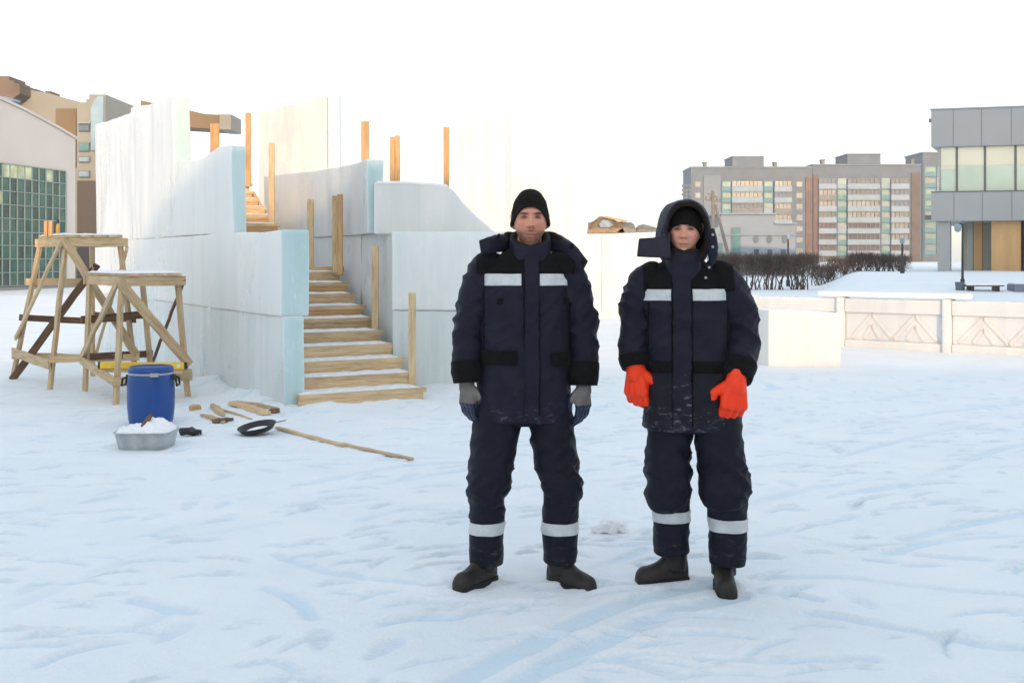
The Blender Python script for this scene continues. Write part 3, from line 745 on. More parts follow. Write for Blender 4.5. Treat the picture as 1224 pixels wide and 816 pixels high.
# tub
tx, ty = X(173, 9.05), 9.1
t = thing('tub', 'grey metal tub heaped with snow and a trowel in front of barrel', 'tub', (tx, ty, 0))
b = MB()
def rrect(hx, hy, r, n=6):
    out = []
    for cx, cy, a0 in ((hx - r, hy - r, 0), (-hx + r, hy - r, 90), (-hx + r, -hy + r, 180), (hx - r, -hy + r, 270)):
        for k in range(n + 1):
            a = R(a0 + 90 * k / n); out.append((cx + r * math.cos(a), cy + r * math.sin(a)))
    return out
def rings(b, specs, c, cap=True):
    n0 = len(b.v); m = None
    for hx, hy, r, z in specs:
        q = rrect(hx, hy, r); m = len(q); b.v += [(c[0] + x, c[1] + y, z) for x, y in q]
    for i in range(len(specs) - 1):
        for k in range(m):
            k2 = (k + 1) % m; b.f.append((n0 + i * m + k, n0 + i * m + k2, n0 + (i + 1) * m + k2, n0 + (i + 1) * m + k)); b.m.append(0)
    if cap:
        b.f.append(tuple(n0 + k for k in reversed(range(m)))); b.m.append(0); e = n0 + (len(specs) - 1) * m; b.f.append(tuple(e + k for k in range(m))); b.m.append(0)
rings(b, [(.185, .14, .07, -.02), (.195, .15, .07, .0), (.217, .175, .07, .125), (.226, .184, .075, .128), (.226, .184, .075, .138), (.214, .172, .07, .136), (.205, .163, .065, .10)], (tx, ty))
b.build('body', steel, t, smooth=False)
b = MB(); n = 26
for i in range(n + 1):
    for j in range(n + 1):
        x = -.215 + .43 * i / n; y = -.172 + .344 * j / n
        e = min(1, (1 - (abs(x) / .217) ** 4) * (1 - (abs(y) / .174) ** 4) * 3)
        x *= 1 if abs(y) < .13 else .95
        z = .125 + e * (.03 + .075 * math.exp(-(((x - .06) / .12) ** 2 + ((y - .02) / .12) ** 2)) + .035 * mnoise.noise(Vector((x * 16, y * 16, 3))) + .02 * mnoise.noise(Vector((x * 40, y * 40, 3))))
        b.v.append((tx + x, ty + y, z))
for i in range(n):
    for j in range(n): b.f.append((i * (n + 1) + j, (i + 1) * (n + 1) + j, (i + 1) * (n + 1) + j + 1, i * (n + 1) + j + 1)); b.m.append(0)
b.build('snow_heap', MT['snow_cap'], t, smooth=True)
t = thing('trowel', 'dark handled trowel stuck in the snow of grey tub', 'trowel', (tx + .0, ty, .18))
p0 = Vector((tx - .01, ty - .10, .17)); p1 = Vector((tx + .05, ty - .03, .265))
b = MB(); b.tube([p0, p0.lerp(p1, .3), p0.lerp(p1, .8), p1], [.017, .02, .018, .012], 10); b.build('handle', MT['wood_dark'], t, smooth=True)
b = MB(); b.beam(p0.lerp(p1, -.5), p0.lerp(p1, .05), .06, .006); b.build('blade', steel, t)
# black basin lying tilted, with snow inside
px, py = X(308, 9.75), 9.75
t = thing('basin', 'shallow black basin lying tilted on the snow', 'basin', (px, py, 0))
b = MB(); b.lathe([(.115, .0), (.135, .008), (.162, .045), (.166, .047), (.166, .053), (.158, .052), (.132, .018), (.11, .010), (.002, .010)], (0, 0, 0), 40)
tm = Matrix.Translation((px, py, .030)) @ Matrix.Rotation(R(-9), 4, 'Y') @ Matrix.Rotation(R(7), 4, 'X')
b.v = [tuple(tm @ Vector(p)) for p in b.v]; b.build('body', blk, t, smooth=True)
b = MB(); b.lathe([(.100, .012), (.09, .017), (.05, .021), (.002, .022)], (0, 0, 0), 30); b.v = [tuple(tm @ Vector(p)) for p in b.v]; b.build('snow_fill', MT['snow_cap'], t, smooth=True)
b = MB(); b.beam(tm @ Vector((.155, 0, .05)), tm @ Vector((.255, .0, .055)), .02, .006); b.build('handle', blk, t)
# thin lath, wood scraps
def gpt(u, v, dz=0.0):
    x, y, z = hit(u, v); return Vector((x, y, gz(x, y) + dz))
tag(board('lath', gpt(331, 515, .022), gpt(412, 536, .012), .045, .02, MT['wood'], None, rough=.004), 'nearer half of a thin pine lath lying beside the black basin', 'lath')
tag(board('lath', gpt(408, 534, .012), gpt(492, 551, .010), .045, .018, MT['wood_old'], None, rough=.005), 'far thin pine lath lying on the snow, pointing at the bearded man', 'lath')
def scrap(u0, v0, u1, v1, w_, h_, mat, label, seed, taper=.5, dz=0):
    a, c = gpt(u0, v0, h_ * .45 + dz), gpt(u1, v1, h_ * .45); rng = random.Random(seed); b = MB(); n = 9; d = (c - a); sd = Vector((-d.y, d.x, 0)).normalized()
    for i in range(n + 1):
        q = i / n; k = 1 - taper * abs(2 * q - 1) ** 1.5; p = a.lerp(c, q) + sd * rng.uniform(-.01, .01)
        for s1, s2 in ((-1, -1), (1, -1), (.9, 1), (-.7, .8)): 
            b.v.append(tuple(p + sd * (s1 * w_ / 2 * k * rng.uniform(.8, 1.1)) + Vector((0, 0, s2 * h_ / 2 * k * rng.uniform(.8, 1.1)))))
    for i in range(n):
        for k in range(4):
            k2 = (k + 1) % 4; b.f.append((i * 4 + k, i * 4 + k2, i * 4 + 4 + k2, i * 4 + 4 + k)); b.m.append(0)
    b.f += [(3, 2, 1, 0), tuple(n * 4 + k for k in range(4))]; b.m += [0, 0]
    return tag(b.build('wood_scrap', MT[mat], None), label, 'wood scrap', 'split wood scraps on the snow')
scrap(277, 487, 320, 498, .10, .05, 'wood', 'largest split wood scrap lying near the foot of the ice wall', 1, .3)
scrap(283, 485, 333, 493, .05, .04, 'wood_old', 'long thin split of wood behind the largest scrap', 8, .3)
scrap(252, 488, 268, 499, .07, .05, 'wood_old', 'pale bent splinter of wood left of the largest scrap', 2)
scrap(262, 491, 300, 504, .025, .02, 'wood_old', 'thin twig of wood between the splinter and largest scrap', 3)
scrap(241, 500, 268, 507, .06, .04, 'wood_old', 'curved strip of bark lying on the snow', 4)
scrap(254, 507, 279, 506, .08, .045, 'wood_dark', 'dark wet bark piece beside the pale splinter', 5)
scrap(321, 496, 334, 494, .06, .05, 'wood_dark', 'small dark wood chip at the corner of the ice wall', 6)
scrap(228, 493, 238, 492, .07, .06, 'wood_orange', 'small orange offcut of wood right of the barrel', 7, .1)
# pair of black gloves
for i, (u, v, an, lb_) in enumerate(((222, 523, 20, 'left one of two crumpled black work gloves beside the tub'), (231, 522, -50, 'right one of two crumpled black work gloves beside the tub'))):
    b = MB(); c = gpt(u, v, .035); rng = random.Random(i)
    m = Matrix.Translation(c) @ Matrix.Rotation(R(an), 4, 'Z')
    for (x0, y0, x1, y1, r) in ((-.04, 0, .02, 0, .035), (.02, .02, .075, .03, .014), (.02, .005, .085, .006, .014), (.02, -.012, .075, -.02, .014), (-.02, .03, .02, .06, .014)):
        b.tube([m @ Vector((x0 - r * .4, y0, 0)), m @ Vector((x0, y0, .004)), m @ Vector((x1, y1, rng.uniform(-.012, .012))), m @ Vector((x1 + r * .5, y1, -.02))], [r * .6, r, r * .9, r * .3], 10)
    o = b.build('work_glove', blk, None, smooth=True); tag(o, lb_, 'glove', 'black work gloves on the snow')
# lumps of snow
rng = random.Random(9)
for i, (u, v, s, lb_) in enumerate(((742, 634, .045, 'roundest snow lump lying between the legs of the two men'), (727, 636, .06, 'flat crumbly snow lump lying between the two men'), (716, 634, .04, 'smallest snow crumb at the left of the snow lumps'))):
    p = gpt(u, v); bm = bmesh.new(); bmesh.ops.create_icosphere(bm, subdivisions=4, radius=s)
    for w_ in bm.verts:
        k = 1 + .35 * mnoise.noise(w_.co * 30 + Vector((i * 5, 0, 0))) + .15 * mnoise.noise(w_.co * 90)
        w_.co = w_.co * k; w_.co.z *= .75
    me = bpy.data.meshes.new('snow_lump'); bm.to_mesh(me); bm.free()
    o = finish('snow_lump', me, MT['snow_cap'], None, True, 0, None, False); o.location = p + Vector((0, 0, s * .4)); tag(o, lb_, 'snow lump', 'snow lumps between the men')
# ------------------------------------------------------------------ buildings
conc = simple('grey_concrete', (.128, .152, .182), .85, .12, .35, .1, .05)
conc2 = simple('pale_concrete', (.175, .205, .24), .85, .1, .5)
brown = simple('brown_panel', (.12, .088, .075), .8, .25, .4)
redp = simple('red_panel', (.16, .095, .072), .8, .3, .5)
whitep = simple('white_balcony_sheet', (.25, .32, .40), .6, .1, .6)
bluep = simple('light_blue_sheet', (.22, .305, .37), .6, .1, .6)
beigep = simple('beige_sheet', (.175, .18, .175), .7, .12, .6)
tealp = simple('teal_sheet', (.06, .20, .25), .5, .15, .6)
def glass_mat(name, c, rough=.08, var=.5, scale=.5):
    m, nt, b = new_mat(name); v = coords(nt); f = noise_n(nt, v, scale, 3)
    nt.links.new(ramp(nt, f, [(.35, tuple(x * (1 - var) for x in c)), (.65, tuple(x * (1 + var) for x in c))]), b.inputs['Base Color'])
    b.inputs['Roughness'].default_value = rough; b.inputs['Specular IOR Level'].default_value = .7
    return m
gdark = glass_mat('dark_window_glass', (.085, .11, .135), .15, .5, .3)
gteal = glass_mat('teal_window_glass', (.07, .17, .18), .12, .4, .3)
ggreen = glass_mat('green_tinted_glass', (.40, .52, .45), .1, .18, .25)
gcream = glass_mat('cream_glass', (.62, .62, .50), .15, .12, .3); gpale = glass_mat('pale_curtained_glass', (.12, .155, .19), .15, .2, .3)
clad = simple('grey_metal_cladding', (.34, .355, .365), .45, .04, .3)
clad_d = simple('dark_panel_joint', (.14, .145, .15), .6)
tanw = simple('tan_wood_cladding', (.50, .31, .14), .6, .2, 1.2, stretch=(1, 1, .2))
def box(name, mat, parent, lo, hi, bevel=0):
    b = MB(); b.box(lo, hi); return b.build(name, mat, parent, bevel=bevel)
def pxbox(name, mat, parent, u0, u1, vt, vb, Y, depth, proud=0.0):
    return box(name, mat, parent, (X(u0, Y), Y - proud, Z(vb, Y)), (X(u1, Y), Y + depth, Z(vt, Y)))

# nine storey apartment houses, 300 m away
def apartment(label, u0, u1, vroof, bays, tower, Y=300, vbase=325, chim=(), lower=None, depth=14):
    t = thing('apartment_building', label, 'building', (X((u0 + u1) / 2, Y), Y, 0))
    pxbox('wall', conc, t, u0, u1, vroof, vbase, Y, depth)
    pxbox('parapet', conc2, t, u0 - .4, u1 + .4, vroof - 1.5, vroof + .2, Y - .4, depth + .8)
    if tower:
        a, b_, v = tower
        pxbox('roof_house', conc, t, a, b_, v, vroof - 1.4, Y - .6, depth * .8)
        pxbox('roof_house', conc2, t, a - .5, b_ + .5, v - 1.0, v + .1, Y - .9, depth * .8 + .6)
    for c in chim:
        ch = pxbox('chimney', beigep, t, c - 1.8, c + 1.8, vroof - 6, vroof - 1.3, Y + 3, 2)
        pxbox('chimney_cap', conc2, ch, c - 2.4, c + 2.4, vroof - 7, vroof - 5.9, Y + 2.8, 2.4)
    rng = random.Random(int(u0))
    step = 13.35
    for (a, b_, kind) in bays:
        if kind == 'red': pxbox('panel_strip', redp, t, a, b_, vroof + 11, vbase, Y, .3, .35); continue
        if kind == 'pale': pxbox('panel_strip', conc2, t, a, b_, vroof + 9, vbase, Y, .3, .33); continue
        if kind == 'brown': pxbox('panel_strip', brown, t, a, b_, vroof + 9, vbase, Y, .3, .3)
        for k in range(8 if kind in ('wide', 'balc', 'teal') else 8):
            v = vroof + 16 + step * k
            if v + 9 > vbase: break
            low = lower is not None and v > lower
            if kind == 'wide' or kind == 'balc':
                col = rng.choice([whitep, bluep, whitep]) if not (rng.random() < .12) else beigep
                base = brown if low else rng.choice([beigep, conc2, beigep])
                bal = pxbox('balcony', col, t, a, b_, v + 6.3, v + 12.2, Y - 1.1, 1.2)
                pxbox('glazing', base if (rng.random() < .3) else (brown if low and rng.random() < .6 else gdark), bal, a + .4, b_ - .4, v, v + 6.2, Y - .75, .9)
                b = MB()
                n = max(2, int((b_ - a) / 5))
                comb = [(a + .3, v + 6.2), (b_ - .3, v + 6.2)]
                for i in range(n, -1, -1):
                    x = a + .55 + (b_ - a - 1.1) * i / n; comb += [(x + .14, v + (0 if i == n else 5.8)), (x + .14, v), (x - .14, v), (x - .14, v + 5.8 if i else v)]
                b.prism([P(uu, vv, Y - 1.05) for uu, vv in comb], (0, .45, 0))
                b.build('mullion', whitep, bal)
                pxbox('floor_slab', base, bal, a - .3, b_ + .3, v + 12.3, v + 13.3, Y - 1.25, 1.4)
            elif kind == 'teal':
                w_ = pxbox('window', tealp if rng.random() < .8 else whitep, t, a, b_, v - .5, v + 12, Y - .25, .4)
                pxbox('pane', gteal if rng.random() < .7 else gpale, w_, a + 1, b_ - 1, v + 1, v + 6.5, Y - .32, .3)
            else:
                w_ = pxbox('window', whitep, t, a + .8, b_ - .8, v + .5, v + 7, Y - .12, .3)
                pxbox('pane', gpale if rng.random() < .35 else gdark, w_, a + 1.5, b_ - 1.5, v + 1.2, v + 6.3, Y - .2, .2)
    return t
apartment('grey nine storey block partly hidden behind the hood and the low pale annexe', 826, 971, 200.5,
          [(830, 838, 'win'), (841, 861, 'pale'), (863, 874, 'teal'), (875, 912, 'wide'), (913, 924, 'teal'), (926, 947, 'balc'), (951, 960, 'win'), (963, 970.5, 'red')],
          (875.5, 913, 187.5), chim=(843, 927))
apartment('grey and brown nine storey block with red strip, between pale annexe and right edge building', 971.5, 1101, 197.5,
          [(972, 977.5, 'red'), (979, 1000, 'balc'), (1001, 1012, 'teal'), (1013.5, 1052, 'wide'), (1053.5, 1064, 'teal'), (1065.5, 1087, 'balc'), (1089, 1099.5, 'brown')],
          (1013, 1052.5, 184.5), chim=(984, 1091), lower=255)
apartment('narrow teal glazed tower block peeking out left of the right edge building', 1103, 1135, 183,
          [(1105, 1119, 'teal'), (1120, 1134, 'teal')], None, Y=316)
# pale annexe
t = thing('annexe_building', 'low pale two storey annexe in front of the grey apartment block', 'building', (X(900, 110), 110, 0))
pal = simple('pale_plaster', (.25, .295, .34), .85, .06, .5)
Y = 110
b = MB(); b.prism([P(u, v, Y) for u, v in [(838, 330), (951, 330), (951, 268), (926, 266), (926, 256), (862, 256), (858, 272), (838, 272)]], (0, 12, 0)); b.build('wall', pal, t)
pxbox('roof_edge', whitep, t, 859, 928, 254.6, 256, Y - .3, 12.4); pxbox('roof_edge', whitep, t, 926.4, 953, 266.2, 267.7, Y - .3, 12.4)
pxbox('ledge', whitep, t, 860, 951, 280, 281, Y, .2, .25)
for u in (903.5, 919.5, 938): 
    b = MB(); b.lathe([(.30, -.06), (.30, .06)], (0, 0, 0), 20); b.v = [(X(u, Y) + x * .9, Y - z, Z(281.5 if 0 else 286, Y) + y * 1.3) for x, y, z in b.v]
    w_ = b.build('window', beigep, t)
    b = MB(); b.lathe([(.22, -.02), (.22, .02)], (0, 0, 0), 20); b.v = [(X(u, Y) + x * .9, Y - .08 - z, Z(286, Y) + y * 1.3) for x, y, z in b.v]; b.build('pane', gpale, w_)
for u in (904, 920, 936.5):
    w_ = pxbox('window', whitep, t, u - 3.6, u + 3.6, 297, 308, Y, .2, .08); pxbox('pane', gdark, w_, u - 2.8, u + 2.8, 298, 307, Y, .1, .14)
w_ = pxbox('window', conc2, t, 874, 885, 272, 312, Y, .2, .1); pxbox('pane', gteal, w_, 875.5, 883.5, 273.5, 310, Y, .1, .16)
w_ = pxbox('window', conc2, t, 858, 864, 290, 312, Y, .2, .1); pxbox('pane', gteal, w_, 859, 863, 291, 310, Y, .1, .16)

# building at the right edge
t = thing('civic_building', 'grey clad two storey building with green glazing at right edge', 'building', (25, 63, .8))
O = Vector((X(1113, 63), 63, 0)); dirv = Vector((.96, -.27, 0)).normalized(); bk = Vector((.46, .90, 0)).normalized()
def ob(name, mat, parent, s0, s1, z0, z1, d0, d1):
    b = MB(); pts = [O + dirv * s0 + bk * d0, O + dirv * s1 + bk * d0, O + dirv * s1 + bk * d1, O + dirv * s0 + bk * d1]
    b.hexa([(p.x, p.y, z0) for p in pts] + [(p.x, p.y, z1) for p in pts]); return b.build(name, mat, parent)
LEN = 16
ob('fascia', clad, t, 0, LEN, 7.72, 9.75, 0, 14)
ob('roof_edge', whitep, t, -.05, LEN + .05, 9.755, 9.83, -.05, 14.05)
ob('wall', clad, t, .0, LEN, 3.62, 5.18, .0, 14)
ob('glazing', gcream, t, .36, LEN, 5.183, 7.717, .35, 13.6)
su = [.42, 1.3, 2.75, 4.3, 5.8, 7.3, 8.8, 10.3]
for a, c in zip(su[:-1], su[1:]):
    w_ = ob('window', ggreen, t, a + .06, c - .06, 5.25, 6.62 if a > .5 else 6.5, .325, .40)
    ob('upper_pane', gcream, w_, a + .06, c - .06, 6.68, 7.66, .32, .40)
    ob('mullion', clad_d, w_, c - .05, c + .05, 5.19, 7.71, .27, .36)
ob('mullion', clad, t, .36, .46, 5.19, 7.71, .27, .36)
for s in (1.15, 2.6, 4.1, 5.7, 7.3, 8.9):
    ob('panel_joint', clad_d, t, s - .015, s + .015, 7.74, 9.74, -.006, .05); ob('panel_joint', clad_d, t, s + .02, s + .05, 3.64, 5.16, -.006, .05)
ob('soffit_lip', clad_d, t, .0, LEN, 5.182, 5.26, .02, .3)
# ground floor
ob('column', clad, t, .30, .95, .3, 3.618, .3, 1.0)
ob('column', clad, t, 1.62, 1.98, .3, 3.618, 2.4, 2.8)
ob('column', tanw, t, 2.02, 2.45, .3, 3.618, 2.2, 2.7)  # orange sunlit reveal put in as a tan coloured column
ob('wood_panel', tanw, t, 3.05, 4.55, .3, 3.618, .6, 3.0)
ob('back_wall', gcream, t, .95, LEN, .3, 3.61, 6.5, 13.8)  # pale tone stands in for sky reflected in the glass
d_ = ob('door', clad_d, t, 4.75, 8.2, .3, 3.6, .85, 1.1)
for k in range(4):
    a = 4.82 + k * .84
    ob('door_pane', glass_mat('grey_door_glass', (.32, .36, .37), .1, .25), d_, a, a + .76, 2.2, 3.5, .80, .9); ob('door_pane', gdark, d_, a, a + .76, .75, 2.05, .80, .9)
ob('entrance_wall', clad, t, 8.2, LEN, .3, 3.61, .7, 6.4)
ob('camera_bracket', clad_d, t, -.35, .0, 3.7, 3.95, .1, .4)
ob('roof_lamp', clad_d, t, -.13, .0, 9.1, 9.3, .1, .3)

# sport arena at the left edge
t = thing('arena_building', 'cream arena with curved roof and gridded green glass wall at left', 'building', (-24, 58, 0))
cream = simple('cream_cladding', (.47, .475, .48), .7, .05, .35)
AO = Vector((-24.75, 55, 0)); ad = Vector((.212, .977, 0)).normalized(); ab = Vector((-.977, .212, 0)).normalized()
def ap(s, d, z): p = AO + ad * s + ab * d; return (p.x, p.y, z)
prof = [(-8, 10.3), (-5, 10.05), (-2, 9.6), (0, 9.2), (1.6, 8.95), (3.2, 8.62), (4.8, 8.28), (6.2, 7.93)]
pts = [ap(-8, 0, -.2)] + [ap(s, 0, z) for s, z in prof][::1] + [ap(6.2, 0, -.2)]
b = MB(); b.prism(pts, ab * 16); b.build('wall', cream, t)
pts = [ap(s, -.12, z + .012) for s, z in prof] + [ap(s, -.12, z + .14) for s, z in reversed(prof)]
b = MB(); b.prism(pts, ab * 16.2); b.build('roof', cream, t)
def arow(name, mat, parent, s0, s1, z0, z1, d0, d1):
    b = MB(); b.hexa([ap(s0, d0, z0), ap(s1, d0, z0), ap(s1, d1, z0), ap(s0, d1, z0), ap(s0, d0, z1), ap(s1, d0, z1), ap(s1, d1, z1), ap(s0, d1, z1)]); return b.build(name, mat, parent)
b = MB()
s0, s1, z0, z1 = -7.4, 5.25, .2, 6.15; nc, nr = 22, 9
def bar(sa, sb, za, zb):
    b.hexa([ap(sa, -.10, za), ap(sb, -.10, za), ap(sb, .02, za), ap(sa, .02, za), ap(sa, -.10, zb), ap(sb, -.10, zb), ap(sb, .02, zb), ap(sa, .02, zb)])
for i in range(nc + 1): x = s0 + (s1 - s0) * i / nc; bar(x - .014, x + .014, z0, z1)
for i in range(nr + 1): z = z0 + (z1 - z0) * i / nr; bar(s0, s1, z - .02, z + .02)
w_ = b.build('window', simple('grey_mullion', (.20, .28, .28), .5), t, fix=False)
b = MB(); rng = random.Random(2); mi = []
for i in range(nc):
    for j in range(nr):
        a, c = s0 + (s1 - s0) * i / nc, s0 + (s1 - s0) * (i + 1) / nc; e, f_ = z0 + (z1 - z0) * j / nr, z0 + (z1 - z0) * (j + 1) / nr
        tl = rng.uniform(-.012, .012)
        n = len(b.v); b.v += [ap(a, -.04 + tl, e), ap(c, -.04 - tl, e), ap(c, -.04 - tl, f_), ap(a, -.04 + tl, f_)]; b.f.append((n, n + 1, n + 2, n + 3))
        b.m.append(1 if (j == nr - 1 and rng.random() < .45) or rng.random() < .02 else (2 if rng.random() < .3 else 0))  # paler panes, mostly the top row: reflection put into the colour
b.build('pane', [glass_mat('green_arena_glass', (.022, .085, .078), .06, .35, 1.2), glass_mat('pale_reflection_glass', (.42, .50, .34), .3, .3, 2), glass_mat('dark_arena_glass', (.012, .045, .045), .06, .3, 1.2)], w_, fix=False)
arow('plinth', conc2, t, -8, 6.21, -.2, .14, -.25, .05)
b = MB(); b.lathe([(.55, 0), (.55, 1.0), (.75, 1.02), (.8, 1.12), (.1, 1.3), (.01, 1.31)], ap(2.2, 1.4, 8.4), 24); b.build('roof_vent', whitep, t)
for u, v in ((54.5, 262), (60, 262), (68.5, 260)):   # people-high yellow boards leaning before the glass
    pass
# building with stepped roof behind the arena
t = thing('theatre_building', 'ochre building with sagging roof line and blue arch behind the arena', 'building', (-36, 90, 0))
och = simple('ochre_plaster', (.27, .27, .24), .85, .08, .3); tan = simple('brown_ochre_panel', (.20, .145, .085), .85, .1, .3)
rust = simple('rust_brick', (.155, .115, .09), .85, .2, .5); drk = simple('taupe_shade', (.09, .075, .062), .85, .1)
arch = simple('pale_blue_glazing', (.24, .35, .44), .25, .3, .6)
def pprism(name, mat, parent, pts, Y, depth):
    b = MB(); b.prism([P(u, v, Y) for u, v in pts], (0, depth, 0)); return b.build(name, mat, parent)
pprism('wall', och, t, [(11, 340), (11, 107), (36, 107.5), (60, 112), (80, 118), (96, 122), (96, 340)], 90, 12)
pprism('wall_panel', tan, t, [(66.5, 200), (66.5, 130), (91, 130), (91, 200)], 89.85, .4)
pprism('stepped_tower', rust, t, [(-40, 330), (-40, 91), (10.5, 91), (11, 96), (16.5, 96.5), (17, 99.5), (23.5, 100), (23.8, 112), (12, 120), (12, 330)], 88, 3)
pprism('stair_tower', och, t, [(92, 346), (92, 122.5), (103, 122.5), (103, 118.5), (106.5, 118.5), (106.5, 113), (126, 113), (126, 346)], 88.5, 10)
pprism('blue_arch', arch, t, [(108.5, 180), (108.5, 130), (112, 120), (117, 115.5), (123.5, 115), (123.5, 180)], 88.3, .3)
pprism('tower_shade', drk, t, [(92.2, 346), (92.2, 216), (126, 216), (126, 346)], 88.35, .3)  # brown-grey shade of the lower tower laid on as a dark sheet
pprism('ledge', whitep, t, [(92, 147.8), (92, 146), (107.5, 146), (107.5, 147.8)], 88.1, .5)
for v0, v1, m in ((149, 157, gdark), (170, 181, gteal), (187, 194, arch), (204, 212, arch)):
    w_ = pxbox('window', conc2, t, 93.5, 107, v0, v1, 88.3, .3); pxbox('pane', m, w_, 94.5, 106, v0 + 1, v1 - 1, 88.2, .2)
for u in (57, 40): pxbox('roof_vent', rust, t, u - 3, u + 3, 106.5 if u < 50 else 109, 113, 92, 2)
# canopy with its columns
t = thing('roof_canopy', 'tan beam canopy jutting out behind the left ice wall', 'canopy', (X(220, 84), 84, 0))
pprism('beam', tan, t, [(168, 149), (168, 120), (205, 128), (222, 131), (245, 136.5), (262, 137.2), (262, 154.5), (205, 151)], 84, 3)
pprism('beam_end', och, t, [(262.2, 154.8), (262.2, 136.8), (276, 136.8), (276, 155)], 83.9, 3.2)
for u in (172, 190): pxbox('column', och, t, u - 3, u + 3, 149, 346, 84.5, 1.2)
# unseen block added behind the viewer, shaped to shade the foreground
t = thing('shade_block', 'unseen block added to cast its shadow over the foreground snow', 'building', (32, -26, 0))
SH = 7.3
box('wall', conc2, t, (-24, -32, -.3), (26, -20, SH)); box('shade_wing', conc2, t, (26.003, -34, -.3), (40, -20, 18)); box('tower', conc2, t, (40.003, -36, -.3), (78, -20, 27.2))  # stepped heights shaped to shade the bank and right edge building
box('roof_house', conc2, t, (2.7, -30, SH + .002), (8.1, -20.0, 9.6))  # box added on the roof to keep the stair in shade
for k in range(14):
    for z in (1.0, 4.2):
        w_ = box('window', whitep, t, (5 + k * 5, -20.02, z), (8 + k * 5, -19.92, z + 1.7)); box('pane', gdark, w_, (5.1 + k * 5, -19.95, z + .1), (7.9 + k * 5, -19.89, z + 1.6))

# ------------------------------------------------------------------ hedge, poles, bench
twig = simple('dark_twigs', (.085, .058, .042), .9, .3, 3); twig2 = simple('brown_twigs', (.125, .085, .06), .9, .3, 3)
def hedge_bush(cx, cy, wd, ht, seed, label, dens=1.0, clear=.0):
    rng = random.Random(seed); t = thing('leafless_hedge_bush', label, 'bush', (cx, cy, gz(cx, cy)), 'leafless bushes of the dark hedge')
    z0 = gz(cx, cy) - .05
    b = MB(); ends = []
    for i in range(int(10 * dens)):
        x = cx + rng.uniform(-.45, .45) * wd; y = cy + rng.uniform(-.6, .6)
        p = Vector((x, y, z0)); pts = [p.copy()]
        for k in range(4):
            p = p + Vector((rng.uniform(-.16, .16), rng.uniform(-.12, .12), ht * .2)); pts.append(p.copy())
        b.tube(pts, [.035, .03, .024, .018, .01], 5); ends.append(pts)
    b.build('stem', twig, t, fix=False)
    n = int(900 * dens * wd * ht); V = []; Fc = []
    for i in range(n):
        h0 = clear + (ht - clear) * rng.random() ** .65; x = cx + rng.uniform(-.56, .56) * wd; y = cy + rng.uniform(-.75, .75)
        a = rng.uniform(0, 6.28); el = rng.uniform(.1, 1.35); L = rng.uniform(.16, .42); w_ = rng.uniform(.006, .016)
        top = ht * (1 + .04 * mnoise.noise(Vector((x * 1.5, seed, 0))))
        h0 = min(h0, top - L * .3)
        d = Vector((math.cos(a) * math.cos(el), math.sin(a) * math.cos(el), math.sin(el))) * L
        s = Vector((-math.sin(a), math.cos(a), .3)) * w_
        p = Vector((x, y, z0 + h0)); k = len(V)
        V += [tuple(p - s), tuple(p + s), tuple(p + d + s * .4), tuple(p + d - s * .4)]; Fc.append((k, k + 1, k + 2, k + 3))
    me = bpy.data.meshes.new('crown'); me.from_pydata(V, [], Fc); finish('crown', me, twig2 if seed % 3 == 0 else twig, t, fix=False)
hw = ['leftmost', 'second', 'third', 'fourth', 'fifth', 'sixth', 'seventh', 'eighth', 'ninth', 'tenth', 'eleventh']
us = [868, 888, 907, 925, 944, 963, 984, 1006, 1028, 1051, 1073]
for i, u in enumerate(us):
    Yh = 57 if u < 980 else 64
    ht = 1.72 if u < 980 else (1.05 - .012 * (i - 6) * 4)
    hedge_bush(X(u, Yh), Yh, 24 * Yh / F, ht, 20 + i, '%s bush from the left in the dark leafless hedge%s' % (hw[i], ' with bare stems over snow' if u < 980 else ' above the snow bank'), 1.0 if u < 980 else 1.5, .62 if u < 980 else .1)
# utility pole with strut
polew = simple('grey_pole_wood', (.20, .18, .16), .85, .2, 3); dkm = simple('dark_painted_metal', (.03, .028, .028), .5)
Yp = 88
t = thing('utility_pole', 'wooden utility pole with a slanted strut before the grey apartments', 'pole', (X(853, Yp), Yp, 0))
b = MB(); b.tube([P(853.5, 334, Yp), P(852, 228, Yp)], [.17, .12], 10); b.build('pole', polew, t)
b = MB(); b.tube([P(878, 334, Yp), P(855, 244, Yp)], [.15, .11], 10); b.build('strut', polew, t)
b = MB(); b.beam(P(843, 239, Yp), P(861, 241, Yp), .12, .12); b.beam(P(846, 231, Yp), P(858, 236, Yp), .1, .1)
for u, v in ((844, 236), (849, 236), (857, 238), (860.5, 238)): b.tube([P(u, v + 2.5, Yp), P(u, v - 1.5, Yp)], .06, 6)
b.build('crossarm', polew, t)
